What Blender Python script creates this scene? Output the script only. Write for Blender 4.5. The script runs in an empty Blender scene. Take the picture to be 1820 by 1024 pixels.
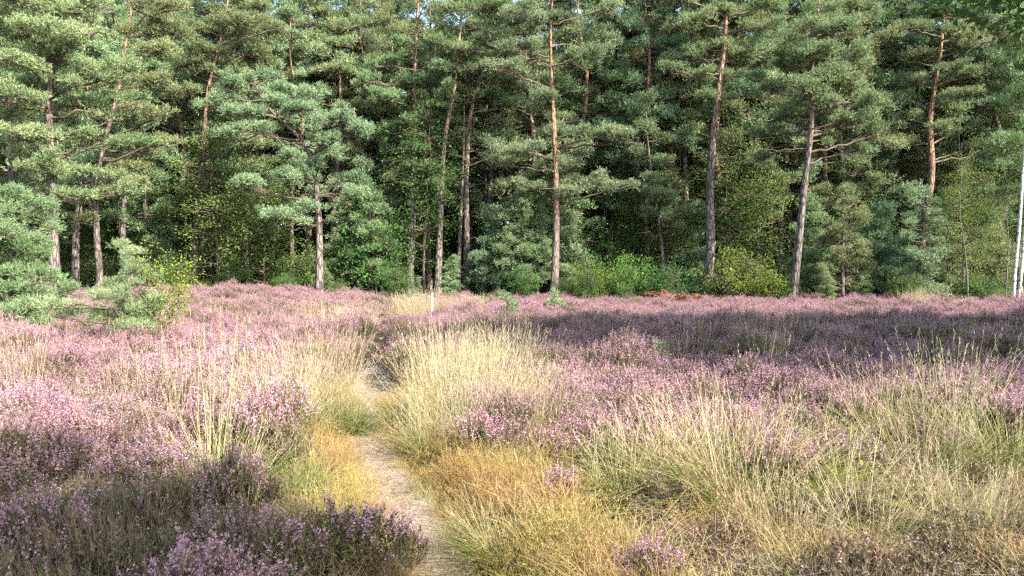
import bpy, math
import numpy as np

# ------------------------------------------------------------------ camera, sky, sun, exposure
S = bpy.context.scene
COL = S.collection
F = 1324.0            # focal length in photo pixels (1820 wide)
HOR = 484.0           # horizon row in the photo
CAMH = 1.6

cam_d = bpy.data.cameras.new('camera')
cam_d.sensor_width = 36.0
cam_d.lens = 36.0 * F / 1820.0
cam_d.clip_start = 0.05
cam_d.clip_end = 3000
cam = bpy.data.objects.new('camera', cam_d)
cam.location = (0, 0, CAMH)
cam.rotation_euler = (math.radians(90) - math.atan((512 - HOR) / F), 0, 0)
COL.objects.link(cam)
S.camera = cam

SUN_EL = math.radians(40)
SUN_AZ = math.radians(130)       # clockwise from +Y: the sun stands right of and a little behind the camera
sdir = np.array([math.sin(SUN_AZ) * math.cos(SUN_EL), math.cos(SUN_AZ) * math.cos(SUN_EL), math.sin(SUN_EL)])

W = bpy.data.worlds.new('World')
S.world = W
W.use_nodes = True
nt = W.node_tree
bg = nt.nodes['Background']
sky = nt.nodes.new('ShaderNodeTexSky')
sky.sky_type = 'NISHITA'
sky.sun_disc = False
sky.sun_elevation = SUN_EL
sky.sun_rotation = SUN_AZ
sky.air_density = 1.0
sky.dust_density = 1.5
sky.ozone_density = 1.0
nt.links.new(sky.outputs[0], bg.inputs[0])
bg.inputs[1].default_value = 0.15

sun_d = bpy.data.lights.new('sun', 'SUN')
sun_d.energy = 4.5
sun_d.angle = math.radians(0.53)
sun_d.color = (1.0, 0.955, 0.89)
sun = bpy.data.objects.new('sun', sun_d)
from mathutils import Vector
sun.rotation_euler = Vector(sdir).to_track_quat('Z', 'Y').to_euler()
sun.location = (30, -10, 40)
COL.objects.link(sun)

S.view_settings.view_transform = 'Standard'
S.view_settings.look = 'None'
S.view_settings.gamma = 1.0
S.view_settings.exposure = 2.25
S.view_settings.use_curve_mapping = False
S.render.engine = 'CYCLES'
S.cycles.max_bounces = 9
S.cycles.diffuse_bounces = 6
S.cycles.glossy_bounces = 1
S.cycles.transmission_bounces = 7
S.cycles.sample_clamp_indirect = 4.0
S.cycles.use_adaptive_sampling = True
S.cycles.adaptive_threshold = 0.02
S.cycles.use_denoising = False
S.cycles.filter_width = 1.35

# ------------------------------------------------------------------ small helpers
def at(px, py, d):
    """photo pixel and distance -> point in metres"""
    return np.array([(px - 910.0) / F * d, d, CAMH - (py - HOR) / F * d])

def unit(v):
    v = np.asarray(v, float)
    return v / np.maximum(np.linalg.norm(v, axis=-1, keepdims=True), 1e-9)

def rand_unit(rng, n):
    return unit(rng.normal(size=(n, 3)))

def perp(d, rng):
    return unit(np.cross(d, rand_unit(rng, len(d))))

class Geo:
    """collects triangles; build() links them as one mesh object"""
    def __init__(s):
        s.v, s.f, s.m, s.t, s.sm, s.n = [], [], [], [], [], 0
    def add(s, v, f, mat=0, tint=None, smooth=False):
        v = np.asarray(v, np.float32).reshape(-1, 3); f = np.asarray(f, np.int32).reshape(-1, 3)
        s.v.append(v); s.f.append(f + s.n); s.n += len(v)
        s.m.append(np.full(len(f), mat, np.int32))
        s.sm.append(np.full(len(f), smooth, bool))
        s.t.append(np.full(len(v), 0.5, np.float32) if tint is None else np.broadcast_to(np.asarray(tint, np.float32), (len(v),)).astype(np.float32))
    def mesh(s, name, mats):
        me = bpy.data.meshes.new(name)
        v = np.concatenate(s.v); f = np.concatenate(s.f); n = len(f)
        me.vertices.add(len(v)); me.vertices.foreach_set('co', v.ravel())
        me.loops.add(n * 3); me.loops.foreach_set('vertex_index', f.ravel())
        me.polygons.add(n)
        me.polygons.foreach_set('loop_start', np.arange(0, n * 3, 3, dtype=np.int32))
        me.polygons.foreach_set('loop_total', np.full(n, 3, np.int32))
        me.polygons.foreach_set('material_index', np.concatenate(s.m))
        me.polygons.foreach_set('use_smooth', np.concatenate(s.sm))
        a = me.attributes.new('tint', 'FLOAT', 'POINT')
        a.data.foreach_set('value', np.concatenate(s.t))
        for m in mats: me.materials.append(m)
        me.update(calc_edges=True)
        return me
    def build(s, name, mats, parent=None, loc=(0, 0, 0), link=True):
        o = bpy.data.objects.new(name, s.mesh(name, mats))
        o.location = loc
        if link: COL.objects.link(o)
        if parent: o.parent = parent
        return o

def tube(g, P, R, sides=8, mat=0, tint=0.5, wob=0.0, rng=None):
    P = np.asarray(P, float); R = np.asarray(R, float); n = len(P)
    T = unit(np.gradient(P, axis=0))
    ref = np.array([1.0, 0.13, 0.07]) if abs(T[0][0]) < 0.8 else np.array([0.1, 1.0, 0.05])
    N = unit(np.cross(T, ref)); B = np.cross(T, N)
    a = np.linspace(0, 2 * np.pi, sides, endpoint=False)
    rr = np.repeat(R[:, None], sides, 1)
    if wob and rng is not None: rr = rr * (1 + wob * rng.normal(size=rr.shape))
    V = P[:, None, :] + rr[..., None] * (np.cos(a)[None, :, None] * N[:, None, :] + np.sin(a)[None, :, None] * B[:, None, :])
    i = np.arange(n - 1)[:, None] * sides; j = np.arange(sides)[None, :]; k = (j + 1) % sides
    q = np.stack([i + j, i + k, i + sides + k, i + sides + j], -1).reshape(-1, 4)
    f = np.concatenate([q[:, [0, 1, 2]], q[:, [0, 2, 3]]])
    V = V.reshape(-1, 3)
    tip = len(V)
    V = np.vstack([V, P[-1]])
    e = (n - 1) * sides + np.arange(sides)
    f = np.vstack([f, np.stack([e, (n - 1) * sides + (np.arange(sides) + 1) % sides, np.full(sides, tip)], -1)])
    g.add(V, f, mat, tint, True)

def cones(g, A, B, r, mat=0, tint=0.5):
    """many thin three-sided twigs from A to B"""
    A = np.asarray(A, float); B = np.asarray(B, float); n = len(A)
    if n == 0: return
    d = unit(B - A)
    ref = np.where(np.abs(d[:, 2:3]) > 0.9, [[1.0, 0, 0]], [[0, 0, 1.0]])
    s = unit(np.cross(d, ref)); u = np.cross(d, s)
    r = np.broadcast_to(np.asarray(r, float), (n,))[:, None]
    V = np.stack([A + s * r, A + (-0.5 * s + 0.87 * u) * r, A + (-0.5 * s - 0.87 * u) * r, B], 1)
    b = np.arange(n)[:, None] * 4
    f = np.concatenate([b + [0, 1, 3], b + [1, 2, 3], b + [2, 0, 3]])
    g.add(V.reshape(-1, 3), f, mat, np.repeat(np.broadcast_to(tint, (n,)), 4))

def spikes(g, base, d, L, w, rng, mat=0, tint=0.5):
    """single thin triangles (needles, spikelets)"""
    n = len(base)
    s = perp(d, rng) * (np.broadcast_to(np.asarray(w, float), (n,))[:, None] / 2)
    tip = base + d * np.broadcast_to(np.asarray(L, float), (n,))[:, None]
    V = np.stack([base - s, base + s, tip], 1).reshape(-1, 3)
    g.add(V, np.arange(3 * n).reshape(-1, 3), mat, np.repeat(np.broadcast_to(tint, (n,)), 3))

def leaves(g, C, size, rng, up=0.6, mat=0, tint=0.5, wid=0.55):
    """diamond leaves with a fold along the midrib"""
    n = len(C)
    nrm = unit(rand_unit(rng, n) + [0, 0, up])
    d = perp(nrm, rng); s = np.cross(nrm, d)
    L = np.broadcast_to(np.asarray(size, float), (n,))[:, None]
    V = np.stack([C - d * L * 0.5, C + s * L * wid * 0.5 - d * L * .05 + nrm * L * .1, C + d * L * 0.5, C - s * L * wid * 0.5 - d * L * .05 + nrm * L * .1], 1).reshape(-1, 3)
    b = np.arange(n)[:, None] * 4
    f = np.concatenate([b + [0, 1, 2], b + [0, 2, 3]])
    g.add(V, f, mat, np.repeat(np.broadcast_to(tint, (n,)), 4))

def blades(g, base, az, lean, L, w, droop, rng, seg=4, mat=0, t0=0.0, t1=1.0, jit=0.12):
    """curved grass blades; the tint attribute runs from t0 at the root to t1 at the tip"""
    n = len(base)
    h = np.stack([np.cos(az), np.sin(az), np.zeros(n)], -1)
    tw = rng.uniform(0, 2 * np.pi, n)
    s = np.stack([np.cos(tw), np.sin(tw), np.zeros(n)], -1)
    ts = np.linspace(0, 1, seg + 1)
    V, T = [], []
    j = rng.normal(0, jit, n)
    kink = rng.normal(0, 0.035, (n, 3)) * np.asarray(L).reshape(-1, 1)
    for t in ts:
        hor = np.sin(lean) * t + droop * t * t
        ver = np.cos(lean) * t - droop * 0.55 * t ** 3
        c = base + h * (L * hor)[:, None] + np.array([0, 0, 1.0]) * (L * ver)[:, None] + kink * math.sin(t * 3.0)
        ww = (w * (1 - t * 0.9) ** 0.6)[:, None] * 0.5
        V += [c - s * ww, c + s * ww]
        T += [t0 + (t1 - t0) * t + j] * 2
    V = np.stack(V, 1); T = np.stack(T, 1); k = 2 * (seg + 1)
    b = np.arange(n)[:, None] * k
    f = np.concatenate([np.concatenate([b + [2 * i, 2 * i + 1, 2 * i + 3], b + [2 * i, 2 * i + 3, 2 * i + 2]]) for i in range(seg)])
    g.add(V.reshape(-1, 3), f, mat, np.clip(T, 0, 1).ravel())
    return V[:, -1], h

def tag(o, label=None, cat=None, group=None, kind=None):
    if label: o['label'] = label
    if cat: o['category'] = cat
    if group: o['group'] = group
    if kind: o['kind'] = kind
    return o

def thing(name, loc, label, cat, group=None, rz=0.0, scale=1.0):
    o = bpy.data.objects.new(name, None)
    o.empty_display_size = 0.2
    o.location = tuple(float(c) for c in loc); o.rotation_euler = (0, 0, rz)
    o.scale = (scale,) * 3 if np.isscalar(scale) else scale
    COL.objects.link(o)
    return tag(o, label, cat, group)

def copy_thing(src, loc, rz=0.0, scale=1.0, label=None, group=None, tilt=0.0):
    r = src.copy(); COL.objects.link(r)
    r.location = tuple(float(c) for c in loc); r.rotation_euler = (tilt, 0, rz)
    r.scale = (scale,) * 3 if np.isscalar(scale) else scale
    if label: r['label'] = label
    if group: r['group'] = group
    for ch in src.children:
        c = ch.copy(); COL.objects.link(c); c.parent = r
        for gch in ch.children:
            d = gch.copy(); COL.objects.link(d); d.parent = c
    return r

# ------------------------------------------------------------------ materials
def nodes(m):
    m.use_nodes = True
    n = m.node_tree; n.nodes.clear()
    return n

def ramp(n, stops):
    r = n.nodes.new('ShaderNodeValToRGB')
    e = r.color_ramp.elements
    e[0].position, e[0].color = stops[0][0], (*stops[0][1], 1)
    e[1].position, e[1].color = stops[-1][0], (*stops[-1][1], 1)
    for p, c in stops[1:-1]:
        x = e.new(p); x.color = (*c, 1)
    return r

def leaf_mat(name, stops, trans=0.3, gloss=0.05, rough=0.45, vary=0.35, inst=False, tcol=None, hue=0.03):
    """foliage: colour from the tint attribute, varied per plant, part of the light passing through"""
    m = bpy.data.materials.new(name); n = nodes(m); L = n.links.new
    at_ = n.nodes.new('ShaderNodeAttribute'); at_.attribute_name = 'tint'
    r = ramp(n, stops)
    L(at_.outputs['Fac'], r.inputs[0])
    oi = n.nodes.new('ShaderNodeObjectInfo')
    hs = n.nodes.new('ShaderNodeHueSaturation')
    mr = n.nodes.new('ShaderNodeMapRange')
    mr.inputs[3].default_value = 1 - vary; mr.inputs[4].default_value = 1 + vary
    L(oi.outputs['Random'], mr.inputs[0]); L(mr.outputs[0], hs.inputs['Value'])
    mh = n.nodes.new('ShaderNodeMath'); mh.operation = 'MULTIPLY_ADD'
    frac = n.nodes.new('ShaderNodeMath'); frac.operation = 'FRACT'
    mul = n.nodes.new('ShaderNodeMath'); mul.operation = 'MULTIPLY'; mul.inputs[1].default_value = 7.31
    L(oi.outputs['Random'], mul.inputs[0]); L(mul.outputs[0], frac.inputs[0])
    L(frac.outputs[0], mh.inputs[0]); mh.inputs[1].default_value = 2 * hue; mh.inputs[2].default_value = 0.5 - hue
    L(mh.outputs[0], hs.inputs['Hue'])
    col = r.outputs[0]
    if inst:       # patches of faded plants, and the deepened shade strip, come from the scatter points
        ia = n.nodes.new('ShaderNodeAttribute'); ia.attribute_type = 'INSTANCER'; ia.attribute_name = 'fade'
        mx = n.nodes.new('ShaderNodeMix'); mx.data_type = 'RGBA'
        L(ia.outputs['Fac'], mx.inputs[0]); L(col, mx.inputs[6]); mx.inputs[7].default_value = (*inst, 1)
        col = mx.outputs[2]
    L(col, hs.inputs['Color'])
    df = n.nodes.new('ShaderNodeBsdfDiffuse'); L(hs.outputs[0], df.inputs[0])
    tr = n.nodes.new('ShaderNodeBsdfTranslucent')
    if tcol:
        mc = n.nodes.new('ShaderNodeMix'); mc.data_type = 'RGBA'; mc.blend_type = 'MULTIPLY'; mc.inputs[0].default_value = 1
        L(hs.outputs[0], mc.inputs[6]); mc.inputs[7].default_value = (*tcol, 1); L(mc.outputs[2], tr.inputs[0])
    else: L(hs.outputs[0], tr.inputs[0])
    m1 = n.nodes.new('ShaderNodeMixShader'); m1.inputs[0].default_value = trans
    L(df.outputs[0], m1.inputs[1]); L(tr.outputs[0], m1.inputs[2])
    gl = n.nodes.new('ShaderNodeBsdfGlossy'); gl.inputs['Roughness'].default_value = rough
    m2 = n.nodes.new('ShaderNodeMixShader'); m2.inputs[0].default_value = gloss
    if gloss <= 0:
        out = n.nodes.new('ShaderNodeOutputMaterial'); L(m1.outputs[0], out.inputs[0])
        return m
    L(m1.outputs[0], m2.inputs[1]); L(gl.outputs[0], m2.inputs[2])
    out = n.nodes.new('ShaderNodeOutputMaterial'); L(m2.outputs[0], out.inputs[0])
    return m

def bark_mat(name, low, high, crack, z0, z1, scale=(6, 6, 1.5)):
    """pine bark: grey plates low on the trunk, orange flaking bark higher up"""
    m = bpy.data.materials.new(name); n = nodes(m); L = n.links.new
    tc = n.nodes.new('ShaderNodeTexCoord')
    sp = n.nodes.new('ShaderNodeSeparateXYZ'); L(tc.outputs['Object'], sp.inputs[0])
    mp = n.nodes.new('ShaderNodeMapping'); mp.inputs['Scale'].default_value = scale; L(tc.outputs['Object'], mp.inputs[0])
    no = n.nodes.new('ShaderNodeTexNoise'); no.inputs['Scale'].default_value = 1.0; no.inputs['Detail'].default_value = 5; L(mp.outputs[0], no.inputs['Vector'])
    vo = n.nodes.new('ShaderNodeTexVoronoi'); vo.feature = 'DISTANCE_TO_EDGE'; vo.inputs['Scale'].default_value = 1.3; L(mp.outputs[0], vo.inputs['Vector'])
    ad = n.nodes.new('ShaderNodeMath'); ad.operation = 'MULTIPLY_ADD'; L(no.outputs[0], ad.inputs[0]); ad.inputs[1].default_value = 3.0; L(sp.outputs[2], ad.inputs[2])
    mr = n.nodes.new('ShaderNodeMapRange'); L(ad.outputs[0], mr.inputs[0]); mr.inputs[1].default_value = z0; mr.inputs[2].default_value = z1
    mx = n.nodes.new('ShaderNodeMix'); mx.data_type = 'RGBA'; L(mr.outputs[0], mx.inputs[0]); mx.inputs[6].default_value = (*low, 1); mx.inputs[7].default_value = (*high, 1)
    cr = n.nodes.new('ShaderNodeMapRange'); L(vo.outputs[0], cr.inputs[0]); cr.inputs[1].default_value = 0.0; cr.inputs[2].default_value = 0.22
    no2 = n.nodes.new('ShaderNodeTexNoise'); no2.inputs['Scale'].default_value = 3.1; L(mp.outputs[0], no2.inputs['Vector'])
    mm = n.nodes.new('ShaderNodeMath'); mm.operation = 'MULTIPLY'; L(cr.outputs[0], mm.inputs[0]); L(no2.outputs[0], mm.inputs[1]); 
    mr3 = n.nodes.new('ShaderNodeMapRange'); L(mm.outputs[0], mr3.inputs[0]); mr3.inputs[2].default_value = 0.55
    m2 = n.nodes.new('ShaderNodeMix'); m2.data_type = 'RGBA'; L(mr3.outputs[0], m2.inputs[0]); m2.inputs[6].default_value = (*crack, 1); L(mx.outputs[2], m2.inputs[7])
    bs = n.nodes.new('ShaderNodeBsdfPrincipled'); L(m2.outputs[2], bs.inputs['Base Color']); bs.inputs['Roughness'].default_value = 0.85
    bs.inputs['Specular IOR Level'].default_value = 0.2
    bp = n.nodes.new('ShaderNodeBump'); bp.inputs['Strength'].default_value = 0.9; bp.inputs['Distance'].default_value = 0.03
    L(mm.outputs[0], bp.inputs['Height']); L(bp.outputs[0], bs.inputs['Normal'])
    out = n.nodes.new('ShaderNodeOutputMaterial'); L(bs.outputs[0], out.inputs[0])
    return m

def birch_mat():
    m = bpy.data.materials.new('birch_bark'); n = nodes(m); L = n.links.new
    tc = n.nodes.new('ShaderNodeTexCoord')
    mp = n.nodes.new('ShaderNodeMapping'); mp.inputs['Scale'].default_value = (4, 4, 9); L(tc.outputs['Object'], mp.inputs[0])
    no = n.nodes.new('ShaderNodeTexNoise'); no.inputs['Scale'].default_value = 1.2; no.inputs['Detail'].default_value = 4; L(mp.outputs[0], no.inputs['Vector'])
    r = ramp(n, [(0.36, (0.06, 0.05, 0.045)), (0.47, (0.36, 0.34, 0.30)), (0.7, (0.56, 0.54, 0.49))]); L(no.outputs[0], r.inputs[0])
    bs = n.nodes.new('ShaderNodeBsdfPrincipled'); L(r.outputs[0], bs.inputs['Base Color']); bs.inputs['Roughness'].default_value = 0.7
    out = n.nodes.new('ShaderNodeOutputMaterial'); L(bs.outputs[0], out.inputs[0])
    return m

def earth_mat(name, stops, s1, s2, bump, dist):
    m = bpy.data.materials.new(name); n = nodes(m); L = n.links.new
    tc = n.nodes.new('ShaderNodeTexCoord')
    a = n.nodes.new('ShaderNodeTexNoise'); a.inputs['Scale'].default_value = s1; a.inputs['Detail'].default_value = 6; L(tc.outputs['Object'], a.inputs['Vector'])
    b = n.nodes.new('ShaderNodeTexNoise'); b.inputs['Scale'].default_value = s2; b.inputs['Detail'].default_value = 8; b.inputs['Roughness'].default_value = 0.7; L(tc.outputs['Object'], b.inputs['Vector'])
    mx = n.nodes.new('ShaderNodeMath'); mx.operation = 'MULTIPLY_ADD'; L(a.outputs[0], mx.inputs[0]); mx.inputs[1].default_value = 0.45
    m5 = n.nodes.new('ShaderNodeMath'); m5.operation = 'MULTIPLY'; L(b.outputs[0], m5.inputs[0]); m5.inputs[1].default_value = 0.55; L(m5.outputs[0], mx.inputs[2])
    r = ramp(n, stops); L(mx.outputs[0], r.inputs[0])
    bs = n.nodes.new('ShaderNodeBsdfPrincipled'); L(r.outputs[0], bs.inputs['Base Color']); bs.inputs['Roughness'].default_value = 0.95
    bs.inputs['Specular IOR Level'].default_value = 0.1
    bp = n.nodes.new('ShaderNodeBump'); bp.inputs['Strength'].default_value = bump; bp.inputs['Distance'].default_value = dist
    L(mx.outputs[0], bp.inputs['Height']); L(bp.outputs[0], bs.inputs['Normal'])
    out = n.nodes.new('ShaderNodeOutputMaterial'); L(bs.outputs[0], out.inputs[0])
    return m

def plain_mat(name, c, rough=0.6):
    m = bpy.data.materials.new(name); n = nodes(m); L = n.links.new
    tc = n.nodes.new('ShaderNodeTexCoord')
    no = n.nodes.new('ShaderNodeTexNoise'); no.inputs['Scale'].default_value = 30; L(tc.outputs['Object'], no.inputs['Vector'])
    r = ramp(n, [(0.3, tuple(x * 0.75 for x in c)), (0.7, c)]); L(no.outputs[0], r.inputs[0])
    bs = n.nodes.new('ShaderNodeBsdfPrincipled'); L(r.outputs[0], bs.inputs['Base Color']); bs.inputs['Roughness'].default_value = rough
    out = n.nodes.new('ShaderNodeOutputMaterial'); L(bs.outputs[0], out.inputs[0])
    return m

M = {}
M['ground'] = earth_mat('heath_soil', [(0.3, (0.035, 0.026, 0.016)), (0.5, (0.075, 0.058, 0.034)), (0.7, (0.13, 0.10, 0.06))], 0.8, 22, 0.8, 0.05)
M['sand'] = earth_mat('trodden_sand', [(0.38, (0.120, 0.087, 0.059)), (0.48, (0.215, 0.163, 0.112)), (0.57, (0.276, 0.218, 0.154))], 2.5, 26, 0.9, 0.06)
M['bark'] = bark_mat('pine_bark', (0.175, 0.14, 0.115), (0.30, 0.17, 0.10), (0.03, 0.022, 0.018), 8.0, 12.0)
M['bark_orange'] = bark_mat('pine_bark_orange', (0.18, 0.14, 0.115), (0.33, 0.175, 0.095), (0.06, 0.04, 0.03), 5.0, 9.0)
M['branch'] = bark_mat('branch_bark', (0.17, 0.125, 0.09), (0.22, 0.15, 0.10), (0.07, 0.05, 0.035), 8, 12, (20, 20, 20))
M['deadwood'] = bark_mat('dead_branch_bark', (0.22, 0.19, 0.16), (0.26, 0.22, 0.18), (0.06, 0.05, 0.045), 8, 12, (20, 20, 20))
M['twig'] = plain_mat('twig_bark', (0.10, 0.07, 0.05), 0.9)
M['birch'] = birch_mat()
M['n_blue'] = leaf_mat('pine_needles_blue_green', [(0.0, (0.092, 0.145, 0.074)), (0.5, (0.180, 0.247, 0.129)), (1.0, (0.284, 0.344, 0.176))], 0.32, 0.0, 0.4, 0.12)
M['n_green'] = leaf_mat('pine_needles_green', [(0.0, (0.089, 0.134, 0.060)), (0.5, (0.176, 0.231, 0.105)), (1.0, (0.283, 0.318, 0.150))], 0.32, 0.0, 0.4, 0.15)
M['n_yellow'] = leaf_mat('pine_needles_yellow_green', [(0.0, (0.087, 0.115, 0.048)), (0.5, (0.169, 0.199, 0.093)), (1.0, (0.255, 0.265, 0.125))], 0.32, 0.0, 0.4, 0.15)
M['n_bright'] = leaf_mat('young_pine_needles', [(0.0, (0.091, 0.143, 0.062)), (0.5, (0.181, 0.255, 0.118)), (1.0, (0.272, 0.337, 0.175))], 0.38, 0.0, 0.4, 0.08)
M['l_dark'] = leaf_mat('shrub_leaves_dark', [(0.0, (0.032, 0.065, 0.019)), (0.6, (0.071, 0.125, 0.032)), (1.0, (0.130, 0.184, 0.054))], 0.35, 0.0, 0.4, 0.2)
M['l_light'] = leaf_mat('shrub_leaves_light', [(0.0, (0.07, 0.115, 0.026)), (0.6, (0.13, 0.195, 0.042)), (1.0, (0.23, 0.27, 0.06))], 0.38, 0.0, 0.4, 0.15)
M['l_birch'] = leaf_mat('birch_leaves', [(0.0, (0.060, 0.096, 0.026)), (0.6, (0.102, 0.156, 0.042)), (1.0, (0.204, 0.216, 0.060))], 0.35, 0.0, 0.4, 0.15)
M['l_lime'] = leaf_mat('sapling_leaves_lime', [(0.0, (0.083, 0.140, 0.021)), (0.6, (0.149, 0.223, 0.033)), (1.0, (0.231, 0.280, 0.050))], 0.4, 0.0, 0.4, 0.1)
M['l_oak'] = leaf_mat('oak_seedling_leaves', [(0.0, (0.05, 0.12, 0.02)), (0.5, (0.16, 0.22, 0.03)), (0.8, (0.34, 0.30, 0.05)), (1.0, (0.40, 0.17, 0.05))], 0.35, 0.0, 0.4, 0.1)
M['bracken'] = leaf_mat('withered_bracken', [(0.0, (0.087, 0.044, 0.017)), (0.6, (0.174, 0.094, 0.041)), (1.0, (0.218, 0.148, 0.068))], 0.3, 0.0, 0.6, 0.15)
M['grass'] = leaf_mat('moor_grass', [(0.0, (0.059, 0.086, 0.015)), (0.28, (0.113, 0.142, 0.030)), (0.52, (0.252, 0.225, 0.086)), (1.0, (0.365, 0.305, 0.166))], 0.35, 0.0, 0.4, 0.12)
M['straw'] = leaf_mat('moor_grass_stalks', [(0.0, (0.172, 0.159, 0.053)), (0.4, (0.331, 0.278, 0.132)), (1.0, (0.398, 0.331, 0.212))], 0.3, 0.0, 0.4, 0.1)
M['gold'] = leaf_mat('bent_grass', [(0.0, (0.106, 0.110, 0.024)), (0.35, (0.249, 0.184, 0.050)), (1.0, (0.349, 0.244, 0.101))], 0.35, 0.0, 0.5, 0.15)
M['dry'] = leaf_mat('dry_grass', [(0.0, (0.117, 0.080, 0.044)), (0.5, (0.222, 0.156, 0.094)), (1.0, (0.292, 0.221, 0.149))], 0.3, 0.0, 0.5, 0.2)
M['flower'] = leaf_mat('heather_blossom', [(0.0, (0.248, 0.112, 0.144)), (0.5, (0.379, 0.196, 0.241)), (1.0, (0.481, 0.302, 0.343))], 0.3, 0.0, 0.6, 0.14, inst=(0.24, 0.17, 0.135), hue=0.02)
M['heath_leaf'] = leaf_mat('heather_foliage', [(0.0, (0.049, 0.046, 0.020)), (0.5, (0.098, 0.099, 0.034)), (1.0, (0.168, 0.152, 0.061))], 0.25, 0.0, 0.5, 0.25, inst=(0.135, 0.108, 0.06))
M['heath_wood'] = plain_mat('heather_stems', (0.12, 0.08, 0.055), 0.9)
M['white'] = plain_mat('white_post_paint', (0.6, 0.59, 0.55), 0.5)
M['yellow'] = plain_mat('yellow_petals', (0.75, 0.55, 0.03), 0.6)

# ------------------------------------------------------------------ lie of the land
PATH = np.array([(0.25, -8), (0.2, 0), (0.08, 2), (-0.1, 3), (-0.33, 3.92), (-0.63, 4.75), (-0.96, 5.8), (-1.33, 6.9), (-1.62, 8.1), (-1.85, 9.5),
                 (-2.02, 10.8), (-2.44, 13.6), (-3.0, 16.8), (-3.55, 22), (-4.1, 28), (-4.6, 36), (-5.2, 46)])
_py = np.linspace(-8, 46, 541)
_px = np.interp(_py, PATH[:, 1], PATH[:, 0])
_px = np.convolve(np.pad(_px, 8, mode='edge'), np.ones(17) / 17, 'valid')
def path_x(y): return np.interp(y, _py, _px)
def path_d(x, y):
    """signed distance to the trail, positive on its right"""
    sl = (path_x(y + .1) - path_x(y - .1)) / .2
    return (x - path_x(y)) / np.sqrt(1 + sl * sl)

def wav(x, y, s, seed):
    r = np.random.default_rng(seed); o = 0
    for k in range(7):
        a = r.uniform(0, 2 * np.pi); f = r.uniform(.6, 1.7) / s; p = r.uniform(0, 6.28)
        o = o + np.sin((x * np.cos(a) + y * np.sin(a)) * f * 2 * np.pi + p)
    return o / 3.7     # about -1..1

def base_z(x, y):
    x = np.asarray(x, float); y = np.asarray(y, float)
    z = 0.05 * wav(x, y, 5.0, 3) * np.clip(y / 6, 0, 1)
    z = z + 0.55 * np.exp(-(((x + 12) / 6.0) ** 2 + ((y - 30) / 6) ** 2))
    z = z + 0.12 * np.exp(-(((x - 5) / 5.0) ** 2 + ((y - 16) / 4) ** 2))
    return z
def ground_z(x, y):
    d = np.abs(path_d(x, y))
    t = np.clip((0.62 - d) / 0.34, 0, 1); t = t * t * (3 - 2 * t)
    return base_z(x, y) - 0.13 * t * (np.asarray(y) < 46)

def axis(lo, hi, step, far):
    a = list(np.arange(lo, hi + 1e-6, step)); s = step
    l, h = lo, hi; L, H = [], []
    while h < far: s *= 1.35; h += s; H.append(h)
    s = step
    while l > -far: s *= 1.35; l -= s; L.append(l)
    return np.array(L[::-1] + a + H)
gx = axis(-9, 9, 0.16, 900); gy = axis(0, 24, 0.2, 900)
GX, GY = np.meshgrid(gx, gy)
GZ = ground_z(GX, GY)
g = Geo()
nx, ny = len(gx), len(gy)
i = (np.arange(ny - 1)[:, None] * nx + np.arange(nx - 1)[None, :]).ravel()
g.add(np.stack([GX, GY, GZ], -1).reshape(-1, 3), np.concatenate([np.stack([i, i + 1, i + nx + 1], -1), np.stack([i, i + nx + 1, i + nx], -1)]), 0, 0.5, True)
tag(g.build('ground', [M['ground']]), kind='structure')

rng = np.random.default_rng(5)
ys = np.arange(-6, 40, 0.09)
prof = [(-.31, -.30), (-.24, -.10), (-.17, -.085), (-.08, -.09), (0, -.092), (.08, -.09), (.17, -.082), (.24, -.095), (.31, -.30)]
pv = []
for y in ys:
    cx = float(path_x(y)); sl = float(path_x(y + .1) - path_x(y - .1)) / .2; k = 1 / math.sqrt(1 + sl * sl)
    wide = 1 + .45 * min(max((y - 9) / 1.5, 0), 1)
    for o_, z in prof:
        o_ *= wide
        X, Y = cx + o_ * k, y - o_ * sl * k
        pv.append((X, Y, float(base_z(X, Y)) + z + 0.02 * float(wav(X, Y, .4, 8)) + rng.normal(0, .003)))
nc = len(prof); nr = len(ys)
i = (np.arange(nr - 1)[:, None] * nc + np.arange(nc - 1)[None, :]).ravel()
g = Geo(); g.add(pv, np.concatenate([np.stack([i, i + 1, i + nc + 1], -1), np.stack([i, i + nc + 1, i + nc], -1)]), 0, .5, True)
tag(g.build('path', [M['sand']]), kind='structure')

# ------------------------------------------------------------------ pines
def clump_needles(g, C, R, rng, shoots=18, needles=7, nl=0.12, nw=0.028, mat=0, tints=None):
    n = len(C)
    if n == 0: return
    CC = np.repeat(C, shoots, 0); RR = np.repeat(np.broadcast_to(R, (n,)), shoots)
    tt = np.repeat(rng.normal(0.5, 0.16, n) if tints is None else tints, shoots) + rng.normal(0, .12, n * shoots)
    d = rand_unit(rng, n * shoots); d[:, 2] = d[:, 2] * 0.8 + 0.3; d = unit(d)
    pos = CC + d * (RR * rng.uniform(.35, 1.0, len(RR)))[:, None] * [1, 1, .72]
    sd = unit(d * 0.8 + np.array([0, 0, .6]) + rng.normal(0, .25, d.shape))
    k = needles; m = len(pos)
    P = np.repeat(pos, k, 0); D = np.repeat(sd, k, 0)
    b = P + D * rng.uniform(0, nl * 1.7, m * k)[:, None]
    a = rng.uniform(.4, 1.05, m * k)[:, None]
    nd = unit(D * np.cos(a) + perp(D, rng) * np.sin(a))
    spikes(g, b, nd, rng.uniform(.75, 1.15, m * k) * nl, nw, rng, mat, np.clip(np.repeat(tt, k), 0, 1))

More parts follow.
